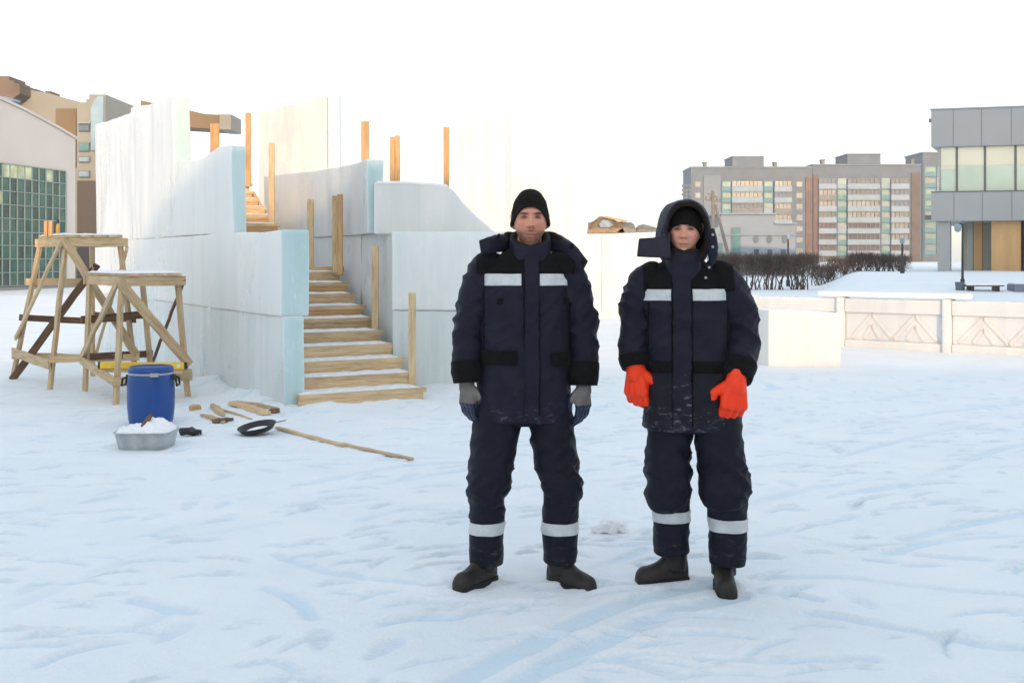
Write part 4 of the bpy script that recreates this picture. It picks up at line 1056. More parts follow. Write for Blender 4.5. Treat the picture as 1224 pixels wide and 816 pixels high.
# floodlight mast far away
Yf = 190
t = thing('floodlight_mast', 'distant floodlight mast showing above the dark hood', 'mast', (X(820, Yf), Yf, 0))
b = MB(); b.tube([P(820.5, 326, Yf), P(820, 222, Yf)], [.35, .2], 8); b.build('mast', conc2, t)
for k in range(3):
    for j in range(3):
        b = MB(); p = P(816.2 + j * 4, 222.5 + k * 5, Yf); b.box((p.x - .24, Yf - .5, p.z - .24), (p.x + .24, Yf - .2, p.z + .24)); b.build('floodlight', conc, t)
b = MB()
for k in range(3): b.beam(P(814.5, 222.5 + k * 5, Yf - .15), P(826, 222.5 + k * 5, Yf - .15), .12, .12)
b.build('crossbar', conc2, t)
def lamp(u, vt, vb, rad, label, heads):
    x, y, z = hit(u, vb); z = gz(x, y)
    t = thing('lamp_post', label, 'lamp post', (x, y, z)); zt = Z(vt, y)
    b = MB(); b.tube([(x, y, z - .1), (x, y, z + .5), (x, y, zt)], [rad * 1.5, rad * 1.2, rad * .8], 10); b.tube([(x, y, z - .1), (x, y, z + .35)], rad * 2, 10); b.build('pole', dkm, t)
    for dx in heads:
        if dx:
            b = MB(); b.tube([(x, y, zt), (x + dx * .5, y, zt + .02), (x + dx, y, zt - .03)], rad * .6, 8); b.build('arm', dkm, t)
        b = MB(); b.lathe([(.03, .16), (.07, .13), (.11, .04), (.115, .0), (.09, -.09), (.03, -.12)], (x + dx, y, zt - (.14 if dx else -.1)), 16)
        b.build('lamp_head', whitep, t, smooth=True)
    return t
lamp(1150.5, 268, 346, .035, 'dark lamp post with white globe beside the snowy bench', (-.16,))
lamp(1078.5, 291, 327, .05, 'thin dark lamp post standing on the snow bank before the brown block', (0,))
lamp(942, 286, 343, .055, 'dark lamp post standing in front of the pale annexe', (0,))
# bench
x, y, z = hit(1175, 346.5); z = gz(x, y)
t = thing('park_bench', 'low snow covered park bench beside the lamp post', 'bench', (x, y, z))
for i, dy in enumerate((-.16, .0, .16)): board('seat_slat', (x - .62, y + dy, z + .16), (x + .62, y + dy, z + .16), .13, .035, MT['wood_dark'], t)
for s in (-.42, .42):
    b = MB(); b.box((x + s - .05, y - .2, z - .1), (x + s + .05, y + .2, z + .142)); b.build('leg', dkm, t)
b = MB(); b.box((x - .63, y - .24, z + .18), (x + .63, y + .24, z + .24)); b.build('snow_cover', MT['snow_cap'], t, bevel=.025)
t = thing('litter_bin', 'small grey litter bin standing between lamp post and bench', 'bin', (x - .78, y, z))
b = MB(); b.lathe([(.10, 0), (.12, .02), (.14, .26), (.15, .27), (.15, .29), (.12, .29), (.1, .22)], (x - .78, y, z), 20); b.build('bin_body', conc, t, smooth=False)
x, y, z = hit(1216, 347); z = gz(x, y)
t = thing('parapet_block', 'grey concrete planter at the right edge of the snow bank', 'planter', (x, y, z))
b = MB(); b.box((x - .22, y - .3, z - .1), (x + .9, y + .3, z + .22)); b.build('body', conc2, t, bevel=.02)
b = MB(); b.box((x - .2, y - .28, z + .222), (x + .88, y + .28, z + .28)); b.build('snow_cover', MT['snow_cap'], t, bevel=.025)
# ------------------------------------------------------------------ people
def fabric(name, col, var=.25, rough=.62, frost=0.0, frost_z=(0, 0)):
    m, nt, b = new_mat(name)
    v = coords(nt); f = noise_n(nt, v, 7, 5, .6); g = noise_n(nt, v, 420, 2, .6); k = noise_n(nt, v, 34, 4, .6)
    lo = tuple(c * (1 - var) for c in col); hi = tuple(c * (1 + var) for c in col)
    c = ramp(nt, f, [(.3, lo), (.7, hi)])
    if frost:
        # snow and plaster dust rubbed into the cloth, thickest near the hem
        geo = nd(nt, 'ShaderNodeTexCoord'); sp = nd(nt, 'ShaderNodeSeparateXYZ'); nt.links.new(geo.outputs['Object'], sp.inputs[0])
        mr = nd(nt, 'ShaderNodeMapRange'); mr.inputs['From Min'].default_value = frost_z[1]; mr.inputs['From Max'].default_value = frost_z[0]
        nt.links.new(sp.outputs['Z'], mr.inputs['Value'])
        v2 = coords(nt, (.7, .7, 2.2)); n2 = noise_n(nt, v2, 19, 7, .75)
        mu = nd(nt, 'ShaderNodeMath', operation='MULTIPLY_ADD'); nt.links.new(mr.outputs[0], mu.inputs[0]); mu.inputs[1].default_value = .17
        nt.links.new(n2, mu.inputs[2])
        fr = ramp(nt, mu.outputs[0], [(.66, (0, 0, 0)), (.80, (frost, frost, frost))])
        mx = nd(nt, 'ShaderNodeMix', data_type='RGBA'); nt.links.new(fr, mx.inputs[0]); nt.links.new(c, mx.inputs[6]); mx.inputs[7].default_value = (.42, .46, .52, 1)
        c = mx.outputs[2]
    nt.links.new(c, b.inputs['Base Color'])
    b.inputs['Roughness'].default_value = rough; b.inputs['Specular IOR Level'].default_value = .2
    b.inputs['Sheen Weight'].default_value = .02; b.inputs['Sheen Roughness'].default_value = .5
    n1 = bump(nt, None, k, .35, .006)
    bump(nt, b, g, .3, .0012, n1)
    return m
NAVY = fabric('navy_work_fabric', (.0092, .0098, .0218), frost=.24, frost_z=(.70, .92))
NAVY2 = fabric('navy_trouser_fabric', (.0062, .0067, .0152), frost=.10, frost_z=(.02, .4))
NAVYL = fabric('navy_collar_fabric', (.0122, .0137, .0275))
BLACK = fabric('black_reinforcement', (.0040, .0034, .0036), rough=.9)
LINING = fabric('brown_fleece_lining', (.022, .014, .010), rough=.95)
KNIT = fabric('black_knit', (.0085, .0068, .0058), rough=.95)
GREYK = fabric('grey_knit_glove', (.17, .155, .14), rough=.95)
BLUER = simple('navy_rubber', (.010, .018, .05), .3, .2, 20)
ORNG = simple('orange_rubber', (.98, .045, .002), .42, .06, 9, .15, .003)
BOOT = simple('brown_black_boot_leather', (.019, .0155, .0125), .55, .35, 14, .3, .004)
SOLE = simple('black_boot_sole', (.012, .011, .010), .7, .2, 20)
def reflect_mat():
    m, nt, b = new_mat('silver_reflective_tape'); v = coords(nt, (1, 1, 1)); f = noise_n(nt, v, 26, 4, .6)
    nt.links.new(ramp(nt, f, [(.3, (.50, .53, .53)), (.7, (.64, .67, .67))]), b.inputs['Base Color'])
    b.inputs['Roughness'].default_value = .45; bump(nt, b, f, .25, .004); return m
REFL = reflect_mat()
def skin_mat():
    m, nt, b = new_mat('skin'); a = nd(nt, 'ShaderNodeVertexColor'); a.layer_name = 'skin'
    v = coords(nt); f = noise_n(nt, v, 60, 4, .6)
    mx = nd(nt, 'ShaderNodeMix', data_type='RGBA', blend_type='MULTIPLY'); mx.inputs[0].default_value = 1
    nt.links.new(a.outputs['Color'], mx.inputs[6]); nt.links.new(ramp(nt, f, [(.3, (.86, .84, .84)), (.7, (1.08, 1.05, 1.05))]), mx.inputs[7])
    nt.links.new(mx.outputs[2], b.inputs['Base Color']); b.inputs['Roughness'].default_value = .5
    b.inputs['Subsurface Weight'].default_value = .12; b.inputs['Subsurface Radius'].default_value = (.012, .005, .003); b.inputs['Subsurface Scale'].default_value = .6
    bump(nt, b, f, .15, .0015); return m
SKIN = skin_mat()

def loft(ctrl, nt=120, nth=84, expo=2.3, fold=None, ref=(1, 0, 0), flat=False):
    c = np.array(curve([tuple(map(float, p)) for p in ctrl], 14))
    s = np.concatenate([[0], np.cumsum(np.linalg.norm(np.diff(c[:, :3], axis=0), axis=1) + 1e-5)]); s /= s[-1]
    tt = np.linspace(0, 1, nt); c = np.stack([np.interp(tt, s, c[:, k]) for k in range(5)], 1)
    tan = np.gradient(c[:, :3], axis=0); tan /= np.linalg.norm(tan, axis=1)[:, None]
    if flat: tan[:] = (0, 0, 1) if tan[:, 2].mean() > 0 else (0, 0, -1)
    rf = np.array(ref, float); e1 = rf[None] - (tan @ rf)[:, None] * tan; e1 /= np.linalg.norm(e1, axis=1)[:, None]
    e2 = np.cross(tan, e1)
    th = np.linspace(0, 2 * np.pi, nth, endpoint=False); ct = np.cos(th); st = np.sin(th)
    cx = np.sign(ct) * np.abs(ct) ** (2 / expo); sx = np.sign(st) * np.abs(st) ** (2 / expo)
    Pp = c[:, None, :3] + e1[:, None] * (c[:, 3, None] * cx)[..., None] + e2[:, None] * (c[:, 4, None] * sx)[..., None]
    N = e1[:, None] * ct[None, :, None] / 1 + e2[:, None] * st[None, :, None]
    if fold is not None:
        D = np.zeros((nt, nth))
        for i in range(nt):
            for j in range(nth): D[i, j] = fold(Vector(Pp[i, j]), tt[i], th[j])
        Pp = Pp + N * D[..., None]
    return Pp
def grid_mesh(b, Pp, mi=0, cap=True):
    nt, nth, _ = Pp.shape; n0 = len(b.v); b.v += [tuple(p) for p in Pp.reshape(-1, 3)]
    for i in range(nt - 1):
        for j in range(nth):
            k = (j + 1) % nth; b.f.append((n0 + i * nth + j, n0 + i * nth + k, n0 + (i + 1) * nth + k, n0 + (i + 1) * nth + j)); b.m.append(mi)
    if cap:
        b.f.append(tuple(n0 + j for j in reversed(range(nth)))); b.m.append(mi); e = n0 + (nt - 1) * nth; b.f.append(tuple(e + j for j in range(nth))); b.m.append(mi)
def nz(x, y, z): return mnoise.noise(Vector((x, y, z)))
def ridge(p, s, sk, seed):
    n = nz(p.x * s[0] + seed, p.y * s[1], p.z * s[2] + p.x * sk + p.y * sk * .5)
    return (1 - abs(n) * 2.2)
def limb_fold(seed, A, knee_t=.5, knee_w=.18, kA=1.0):
    def f(p, t, th):
        k = math.exp(-((t - knee_t) / knee_w) ** 2)
        a = A * (.45 + kA * k)
        return a * (ridge(p, (4, 4, 12), 10, seed) - .55) + a * .45 * (ridge(p, (8, 8, 19), -14, seed + 9) - .5) + A * .5 * nz(p.x * 5 + seed, p.y * 5, p.z * 6)
    return f
def torso_fold(seed, A):
    def f(p, t, th):
        return A * (ridge(p, (5, 5, 7), 6, seed) - .55) + A * .6 * (ridge(p, (10, 10, 15), -8, seed + 5) - .5) + A * .7 * nz(p.x * 4, p.y * 4 + seed, p.z * 3.5)
    return f
def patch(src, name, mat, parent, planes, offset=.002, thick=.003, front=True, ymax=None, keep=None):
    """cut a panel of cloth out of the surface of src and lay it on top as a mesh of its own"""
    bm = bmesh.new(); bm.from_mesh(src.data)
    for co, no in planes:
        g = bm.verts[:] + bm.edges[:] + bm.faces[:]
        bmesh.ops.bisect_plane(bm, geom=g, plane_co=co, plane_no=no, clear_outer=True)
    bm.normal_update()
    kill = [f for f in bm.faces if (front and f.normal.y > .25) or len(f.verts) > 8 or (keep and not keep(f.calc_center_median()))]
    bmesh.ops.delete(bm, geom=kill, context='FACES')
    bm.normal_update()
    left = set(bm.faces); best = []
    while left:
        st = [left.pop()]; isl = [st[0]]
        while st:
            f = st.pop()
            for e in f.edges:
                for g in e.link_faces:
                    if g in left: left.discard(g); st.append(g); isl.append(g)
        if len(isl) > len(best): best = isl
    keep_ = set(best); bmesh.ops.delete(bm, geom=[f for f in bm.faces if f not in keep_], context='FACES')
    bm.normal_update(); base = [(v, v.normal.copy()) for v in bm.verts]
    for v, n in base: v.co += n * (offset + thick)
    r = bmesh.ops.solidify(bm, geom=bm.faces[:], thickness=thick)
    bmesh.ops.recalc_face_normals(bm, faces=bm.faces)
    me = bpy.data.meshes.new(name); bm.to_mesh(me); bm.free()
    if len(me.polygons) == 0: print('EMPTY PATCH', name); 
    o = finish(name, me, mat, None, True, 0, None, False)
    o.matrix_basis = world_of(src)
    attach(o, parent); return o
def zb(z0, z1): return [((0, 0, z1), (0, 0, 1)), ((0, 0, z0), (0, 0, -1))]
def xb(x0, x1): return [((x1, 0, 0), (1, 0, 0)), ((x0, 0, 0), (-1, 0, 0))]

def remeshed(name, b, voxel, smooth_it=2, sm=.5):
    me = bpy.data.meshes.new('tmp'); me.from_pydata(b.v, [], b.f); bm = bmesh.new(); bm.from_mesh(me); bmesh.ops.recalc_face_normals(bm, faces=bm.faces); bm.to_mesh(me); bm.free()
    o = bpy.data.objects.new('tmp', me); COL.objects.link(o)
    r = o.modifiers.new('r', 'REMESH'); r.mode = 'VOXEL'; r.voxel_size = voxel; r.adaptivity = 0
    s = o.modifiers.new('s', 'SMOOTH'); s.factor = sm; s.iterations = smooth_it
    dg = bpy.context.evaluated_depsgraph_get(); dg.update(); ev = o.evaluated_get(dg)
    out = bpy.data.meshes.new_from_object(ev); out.name = name
    bpy.data.objects.remove(o); bpy.data.meshes.remove(me)
    return out
def capsule(b, a, c, r0, r1, seg=14):
    a = Vector(a); c = Vector(c); d = c - a; L = d.length; d = d.normalized() if L > 1e-6 else Vector((0, 0, 1))
    pts = []; rr = []
    for k in range(6):
        an = math.pi / 2 * (1 - k / 5.0); pts.append(a - d * r0 * math.sin(an)); rr.append(max(r0 * math.cos(an), 1e-4))
    for k in range(6):
        an = math.pi / 2 * k / 5.0; pts.append(c + d * r1 * math.sin(an)); rr.append(max(r1 * math.cos(an), 1e-4))
    ref = Vector((0, 0, 1)) if abs(d.z) < .9 else Vector((1, 0, 0)); e1 = d.cross(ref).normalized(); e2 = e1.cross(d); n0 = len(b.v)
    for p, r in zip(pts, rr):
        for k in range(seg):
            t = 2 * math.pi * k / seg; b.v.append(tuple(p + e1 * (math.cos(t) * r) + e2 * (math.sin(t) * r)))
    for i in range(len(pts) - 1):
        for k in range(seg):
            k2 = (k + 1) % seg; b.f.append((n0 + i * seg + k, n0 + i * seg + k2, n0 + (i + 1) * seg + k2, n0 + (i + 1) * seg + k)); b.m.append(0)
    b.f.append(tuple(n0 + k for k in reversed(range(seg)))); e = n0 + (len(pts) - 1) * seg; b.f.append(tuple(e + k for k in range(seg))); b.m += [0, 0]

def head_grid(hw, hd, hh, seed, slim=1.0, n=120, m=150):
    """sculpted head around its centre; face towards -y; returns verts grid"""
    V = np.zeros((m, n, 3)); ph = np.linspace(.001, np.pi - .001, m); th = np.linspace(0, 2 * np.pi, n, endpoint=False)
    for i, p in enumerate(ph):
        z = math.cos(p)
        for j, t in enumerate(th):
            sx = math.sin(p) * math.sin(t); sy = -math.sin(p) * math.cos(t)     # t=0 looks to -y
            jaw = 1.0
            if z < -.1: jaw = 1 - .30 * slim * smooth(np.array((-z - .1) / .85)).item()
            if z < 0 and sy > 0: sy *= 1 - .35 * min(1, -z * 1.4)
            x = hw * sx * jaw; y = hd * sy; zz = hh * z
            if sy < 0 and z < -.3: y *= 1 + .12 * min(1, (-z - .3) / .4)
            V[i, j] = (x, y, zz)
    x, y, z = V[..., 0] / hw, V[..., 1], V[..., 2] / hh; fr = (V[..., 1] < 0)
    g = lambda a, b, c, sx, sz: np.exp(-((a - b) / sx) ** 2 - ((z - c) / sz) ** 2)
    d = np.zeros(x.shape)
    # flatter face plane
    d += .010 * np.exp(-(x / .85) ** 4 - ((z + .35) / .5) ** 4)
    ax = np.abs(x)
    d += -.018 * g(ax, .42, .07, .24, .12)          # eye sockets
    d += .006 * g(ax, .42, .05, .15, .07)           # lids
    d += .006 * g(ax, .40, .24, .34, .085)          # brow ridge
    d += -.004 * g(ax, 0, .12, .12, .08)
    nose = np.where(z > -.24, np.clip((.12 - z) / .36, 0, 1), np.exp(-((z + .24) / .06) ** 2))
    d += .031 * nose * np.exp(-(x / (.13 + .10 * np.clip(-z * 3, 0, 1))) ** 2) * (z < .2)
    d += .007 * g(ax, .20, -.25, .09, .06)          # nostril wings
    d += .006 * g(ax, .62, -.16, .22, .2)           # cheekbones
    d += .0065 * g(x, 0, -.475, .30, .045) + .007 * g(x, 0, -.575, .26, .045) - .006 * g(x, 0, -.525, .36, .018)
    d += -.004 * g(x, 0, -.67, .3, .05) + .011 * g(x, 0, -.84, .34, .14)
    d += -.003 * g(ax, .42, -.38, .10, .18)
    V[..., 1] -= np.where(fr, d * 1.15, 0)
    V[..., 0] *= 1 + 0 * d
    return V
def skin_cols(co, hw, hh, tone, stubble, brow, seed):
    x, y, z = co[:, 0] / hw, co[:, 1], co[:, 2] / hh; ax = np.abs(x)
    base = np.array(tone)[None] * np.ones((len(x), 1))
    def blend(mask, c):
        nonlocal base
        mask = np.clip(mask, 0, 1)[:, None]; base = base * (1 - mask) + np.array(c)[None] * mask
    fr = (y < 0)
    g = lambda a, b, c, sx, sz: np.exp(-((a - b) / sx) ** 2 - ((z - c) / sz) ** 2)
    red = np.array(tone) * (1.05, .74, .70)
    blend(.6 * (g(ax, .5, -.22, .24, .2) + g(x, 0, -.22, .2, .12)) * fr, red)
    rg = np.array([nz(a * 22, b * 22, seed) for a, b in zip(co[:, 0] * 10, co[:, 2] * 10)])
    st = smooth((-z - .31) / .20) * fr * (1 - .75 * g(x, 0, -.52, .34, .10)) + .9 * g(x, 0, -.40, .30, .035) * fr
    blend(stubble * st * (.85 + .3 * rg), np.array((.085, .040, .022)))
    blend(.9 * g(x, 0, -.47, .25, .030) * fr + .9 * g(x, 0, -.585, .22, .042) * fr, np.array(tone) * (.86, .52, .50))
    blend(.95 * np.exp(-(x / .30) ** 6 - ((z + .527 + .02 * x * x) / .022) ** 2) * fr, (.05, .016, .014))
    blend(1.0 * np.exp(-((ax - .42) / .27) ** 4 - ((z - .190 - .05 * (ax - .4)) / .042) ** 2) * fr, brow)
    # eyes: pale eyeball, dark iris, dark lash line
    blend(.9 * np.exp(-((ax - .41) / .165) ** 4 - ((z - .055) / .036) ** 4) * fr, (.20, .18, .17))
    blend(np.exp(-((ax - .41) / .10) ** 4 - ((z - .057) / .038) ** 4) * fr, (.035, .028, .022))
    blend(.55 * np.exp(-((ax - .40) / .26) ** 4 - ((z - .07) / .085) ** 2) * fr, np.array(tone) * (.42, .34, .32))  # shadow of the eye socket painted into the skin
    blend(.95 * np.exp(-((ax - .41) / .20) ** 4 - ((z - .098 + .05 * ((ax - .41) / .2) ** 2) / .020) ** 2) * fr, (.035, .02, .016))
    blend(.5 * np.exp(-((ax - .42) / .22) ** 4 - ((z - .005) / .02) ** 2) * fr, np.array(tone) * (.6, .45, .42))
    blend(.8 * g(ax, .11, -.30, .055, .025) * fr, (.06, .025, .02))
    return base
def make_head(b, c, hw, hd, hh, yaw, pitch, slim=1.0):
    V = head_grid(hw, hd, hh, 1, slim); Rm = np.array((Matrix.Rotation(yaw, 3, 'Z') @ Matrix.Rotation(pitch, 3, 'X')))
    Pp = V @ Rm.T + np.array(c); grid_mesh(b, Pp)
    for s in (-1, 1):
        e = np.array((s * hw * 1.0, .012, 0)) @ Rm.T + np.array(c)
        capsule(b, e + np.array((0, 0, .022)), e + np.array((0, .0, -.022)), .016, .012)
    return Rm

def glove(name, wrist, pal, w, mats, parent, curl=(.35, .5, .4), size=1.0, label=None, up_to=.05, thumb_in=.45, tip_mat=None, split=.075, down=(0, 0, -1), spread=0.0, tw=.62):
    """glove with palm, five separate curled fingers; w points to the thumb side, pal the way the palm faces"""
    W = Vector(wrist); dn = Vector(down).normalized(); pal = Vector(pal); pal = (pal - dn * pal.dot(dn)).normalized(); w = Vector(w); w = (w - dn * w.dot(dn) - pal * w.dot(pal)).normalized()
    S = size; b = MB()
    for o, r in ((.030, .017), (.011, .0185), (-.010, .018), (-.029, .0155)):
        capsule(b, W + w * o * .55 * S - dn * .0 + dn * .005, W + (w * o + dn * .082) * S, r * 1.1 * S, r * S)
    capsule(b, W + (w * .018 + dn * .03 + pal * .010) * S, W + (w * .028 + dn * .065 + pal * .008) * S, .020 * S, .017 * S)
    capsule(b, W - dn * up_to * .6, W + dn * .02 * S, .030 * S, .034 * S)
    for o, ln, r, cm in ((.032, .94, .0118, 1.0), (.011, 1.04, .0122, 1.03), (-.010, .98, .0118, 1.08), (-.030, .80, .0105, 1.15)):
        p = W + (w * o + dn * .083) * S; a = 0
        for L, k, r2 in ((.043, curl[0], 1.0), (.028, curl[1], .94), (.022, curl[2], .84)):
            a += k * cm; d = dn * math.cos(a) + pal * math.sin(a) + w * (o * spread * 8); q = p + d.normalized() * L * ln * S
            capsule(b, p, q, r * r2 * 1.06 * S, r * r2 * S); p = q
    p = W + (w * .026 + dn * .022 + pal * .008) * S
    d1 = (dn * .66 + w * tw + pal * .34).normalized(); q = p + d1 * .046 * S; capsule(b, p, q, .019 * S, .0150 * S)
    d2 = (dn * .92 + w * (.18 - thumb_in) + pal * (.30 + thumb_in * .4)).normalized(); q2 = q + d2 * .033 * S; capsule(b, q, q2, .0150 * S, .0138 * S)
    d3 = (dn * .9 + w * (.0 - thumb_in * 1.1) + pal * (.35 + thumb_in * .4)).normalized(); capsule(b, q2, q2 + d3 * .026 * S, .0138 * S, .0115 * S)
    me = remeshed(name, b, .0034, 3, .4)
    ml = list(mats)
    o = finish(name, me, ml, None, True, 0, None, False)
    if len(ml) > 1:
        co = np.array([f.center[:] for f in me.polygons]) - np.array(W); dd = co @ np.array(dn); pp = co @ np.array(pal)
        me.polygons.foreach_set('material_index', ((dd > (split + .018) * S) | ((pp > .016 * S) & (dd > .015)) ).astype(np.int32).tolist())
    attach(o, parent)
    if label: o['label'] = label
    return o
def boot(parent, heel, f, mat_u, mat_s, L=.30, label=None, zoff=0.0, shaft=.26):
    """winter boot; heel point on the ground, f the way the toe points"""
    H = Vector(heel); f = Vector((f[0], f[1], 0)).normalized(); s = Vector((f.y, -f.x, 0))
    prof = [(0, .026, .10), (.012, .036, .135), (.05, .044, .16), (.10, .046, .150), (.14, .044, .120), (.18, .045, .096), (.22, .047, .085), (.26, .045, .079), (.285, .037, .068), (.298, .024, .050), (.302, .010, .036)]
    k = L / .302; b = MB(); rows = []
    P5 = np.array(curve([(x * k, w_, h) for x, w_, h in prof], 5)); nth = 28; G = np.zeros((len(P5), nth, 3))
    for i, (x, w_, h) in enumerate(P5):
        for j in range(nth):
            a = 2 * math.pi * j / nth; cx = math.cos(a); cz = math.sin(a)
            xx = math.copysign(abs(cx) ** .75, cx) * w_; z = (h * .42 + h * .58 * abs(cz) ** .8) if cz > 0 else h * .42 * (1 - abs(cz) ** .5)
            if cz > 0: xx *= 1 - .18 * cz
            p = H + f * x + s * xx + Vector((0, 0, z)); p += Vector((0, 0, .004 * nz(p.x * 25, p.y * 25, p.z * 25)))
            G[i, j] = p
    grid_mesh(b, G)
    up = loft([(*(H + f * .075 * k + Vector((0, 0, .06))), .056, .062), (*(H + f * .07 * k + Vector((0, 0, .14))), .058, .062), (*(H + f * .065 * k + Vector((0, 0, shaft))), .057, .06)], 20, 28)
    grid_mesh(b, up)
    o = b.build('boot', mat_u, parent, smooth=True)
    if label: o['label'] = label
    b = MB(); pts = []
    for x, w_, h in P5: pts.append((x, w_ * 1.03 + .002))
    ring = [H + f * (x - .004) + s * w_ for x, w_ in pts] + [H + f * (x - .004) - s * w_ for x, w_ in reversed(pts)]
    b.prism([p + Vector((0, 0, -.012)) for p in ring], (0, 0, .036)); b.build('sole', mat_s, o)
    for t_, hh in ((.55, .104), (.42, .118)): pass
    return o
def cap_mesh(name, c, hw, hd, hh, yaw, edge, parent, mat, peak=.0, grow=.010, rib=.0012):
    """knitted cap pulled over the skull: edge(th) is the height of its rim above the head centre (th=0 is the brow)"""
    n, m = 160, 46; G = np.zeros((m + 4, n, 3)); Rm = np.array(Matrix.Rotation(yaw, 3, 'Z'))
    for j in range(n):
        th = 2 * math.pi * j / n; ze = edge(th)
        for i in range(m):
            q = i / (m - 1); z0 = hh + grow + peak; zz = ze + (z0 - ze) * (1 - (1 - q) ** 1.0)
            zr = min(.9999, max(-1, (zz) / (hh + grow + peak * (1 - abs(math.cos(th)) * 0)) ))
            r = math.sqrt(max(0, 1 - zr * zr)); r = r ** .9
            bulge = 1 + .05 * math.exp(-((q - .08) / .10) ** 2) 
            rr = 1 * bulge
            x = (hw + grow) * r * math.sin(th) * rr; y = -(hd + grow) * r * math.cos(th) * rr
            w_ = rib * math.sin(th * 60) + .0035 * nz(x * 30, y * 30, zz * 30)
            G[i + 4, j] = (x * (1 + w_ / .09), y * (1 + w_ / .09), zz)
        for i in range(4):
            k = (3 - i) / 3.0; p = G[4, j]; rr = math.hypot(p[0], p[1]); f_ = (rr - .004 - .014 * k) / rr
            G[i, j] = (p[0] * f_, p[1] * f_, p[2] + .016 * k - .004 * math.sin(math.pi * k))
    b = MB(); grid_mesh(b, G @ Rm.T + np.array(c)); return b.build(name, mat, parent, smooth=True)

def base_body(b, hips, knees, ankles, toes, shoulders, elbows, wrists, hands, neck, headc):
    sp = Vector((neck[0], neck[1], 1.0))
    capsule(b, (neck[0], neck[1] + .01, .92), (neck[0], neck[1] + .01, 1.30), .135, .15); capsule(b, (shoulders[0][0] * .6, .02, 1.36), (shoulders[1][0] * .6, .02, 1.36), .09, .09)
    capsule(b, (neck[0], neck[1], 1.38), (headc[0], headc[1] + .02, headc[2] - .06), .062, .056)
    for i in (0, 1):
        capsule(b, hips[i], knees[i], .085, .06); capsule(b, knees[i], ankles[i], .055, .027); a_ = Vector(ankles[i]); capsule(b, a_, a_.lerp(Vector(toes[i]), .5) , .026, .020)
        capsule(b, shoulders[i], elbows[i], .055, .044); capsule(b, elbows[i], wrists[i], .042, .028); capsule(b, wrists[i], Vector(wrists[i]).lerp(Vector(hands[i]), .6), .024, .018)
def finish_body(label, b, hc, hw, hh, Rm, tone, stubble, brow, loc, group=None):
    me = remeshed('person', b, .0031, 1, .3)
    co = np.empty(len(me.vertices) * 3, np.float32); me.vertices.foreach_get('co', co); co = co.reshape(-1, 3)
    loc3 = (co - np.array(hc)) @ Rm; col = np.ones((len(co), 4), np.float32); col[:, :3] = np.array(tone)
    s = loc3[:, 2] > -hh * 1.5; col[s, :3] = skin_cols(loc3[s], hw, hh, tone, stubble, brow, 3)
    a = me.color_attributes.new('skin', 'FLOAT_COLOR', 'POINT'); a.data.foreach_set('color', col.ravel())
    o = finish('person', me, SKIN, None, True, 0, None, False); o.location = loc
    return tag(o, label, 'person')

# =========================================================== man 1 (bearded, black cap, grey gloves)
px, py = X(627, 5.3), 5.3; pz = .012
hc = (.026, -.015, 1.669); hw, hd, hh = .0765, .095, .1355
b = MB(); Rm = make_head(b, hc, hw, hd, hh, R(2), R(-2), .88)
base_body(b, [(-.10, .02, .88), (.10, .02, .88)], [(-.165, .0, .46), (.16, .0, .46)], [(-.190, .018, .10), (.170, .024, .10)], [(-.22, -.03, .05), (.20, -.03, .05)],
          [(-.19, .02, 1.40), (.19, .02, 1.40)], [(-.275, .01, 1.15), (.285, .01, 1.15)], [(-.278, -.04, .91), (.282, -.04, .91)], [(-.275, -.045, .86), (.28, -.045, .86)], (.0, .02), hc)
man1 = finish_body('bearded man in navy work suit with black knit cap and grey gloves', b, hc, hw, hh, np.array(Rm), (.66, .31, .20), .88, (.045, .024, .016), (px, py, pz))
bpy.context.view_layer.update()
def place(o):        # modelled at the person's own origin
    return o
class Dress:
    """collects clothing built around the origin and hangs it on the person"""
    def __init__(s, person): s.p = person
    def add(s, o, parent=None):
        o.location = Vector(o.location) + s.p.location
        attach(o, parent or s.p); return o
D = Dress(man1)
def lofted(name, parts, mat, fix=True):
    b = MB()
    for Pp in parts: grid_mesh(b, Pp)
    return b.build(name, mat, None, smooth=True, fix=fix)
SLEEVES = []
def jacket(D, torso, sleeves, cuffs, seed, y_top, A=.0095):
    j = lofted('jacket', [loft(torso, 170, 132, 2.5, torso_fold(seed, A), flat=True)], NAVY)
    D.add(j)
    slv = []
    for i, (s, c) in enumerate(zip(sleeves, cuffs)):
        sl = lofted('sleeve', [loft(s, 130, 72, 2.1, limb_fold(seed + 20 + i, .0125, .48, .25))], NAVY); D.add(sl, j); slv.append(sl)
        cf = lofted('cuff', [loft(c, 34, 64, 2.2, limb_fold(seed + 40 + i, .004))], BLACK); D.add(cf, j)
    j.update_tag(); SLEEVES[:] = slv
    return j
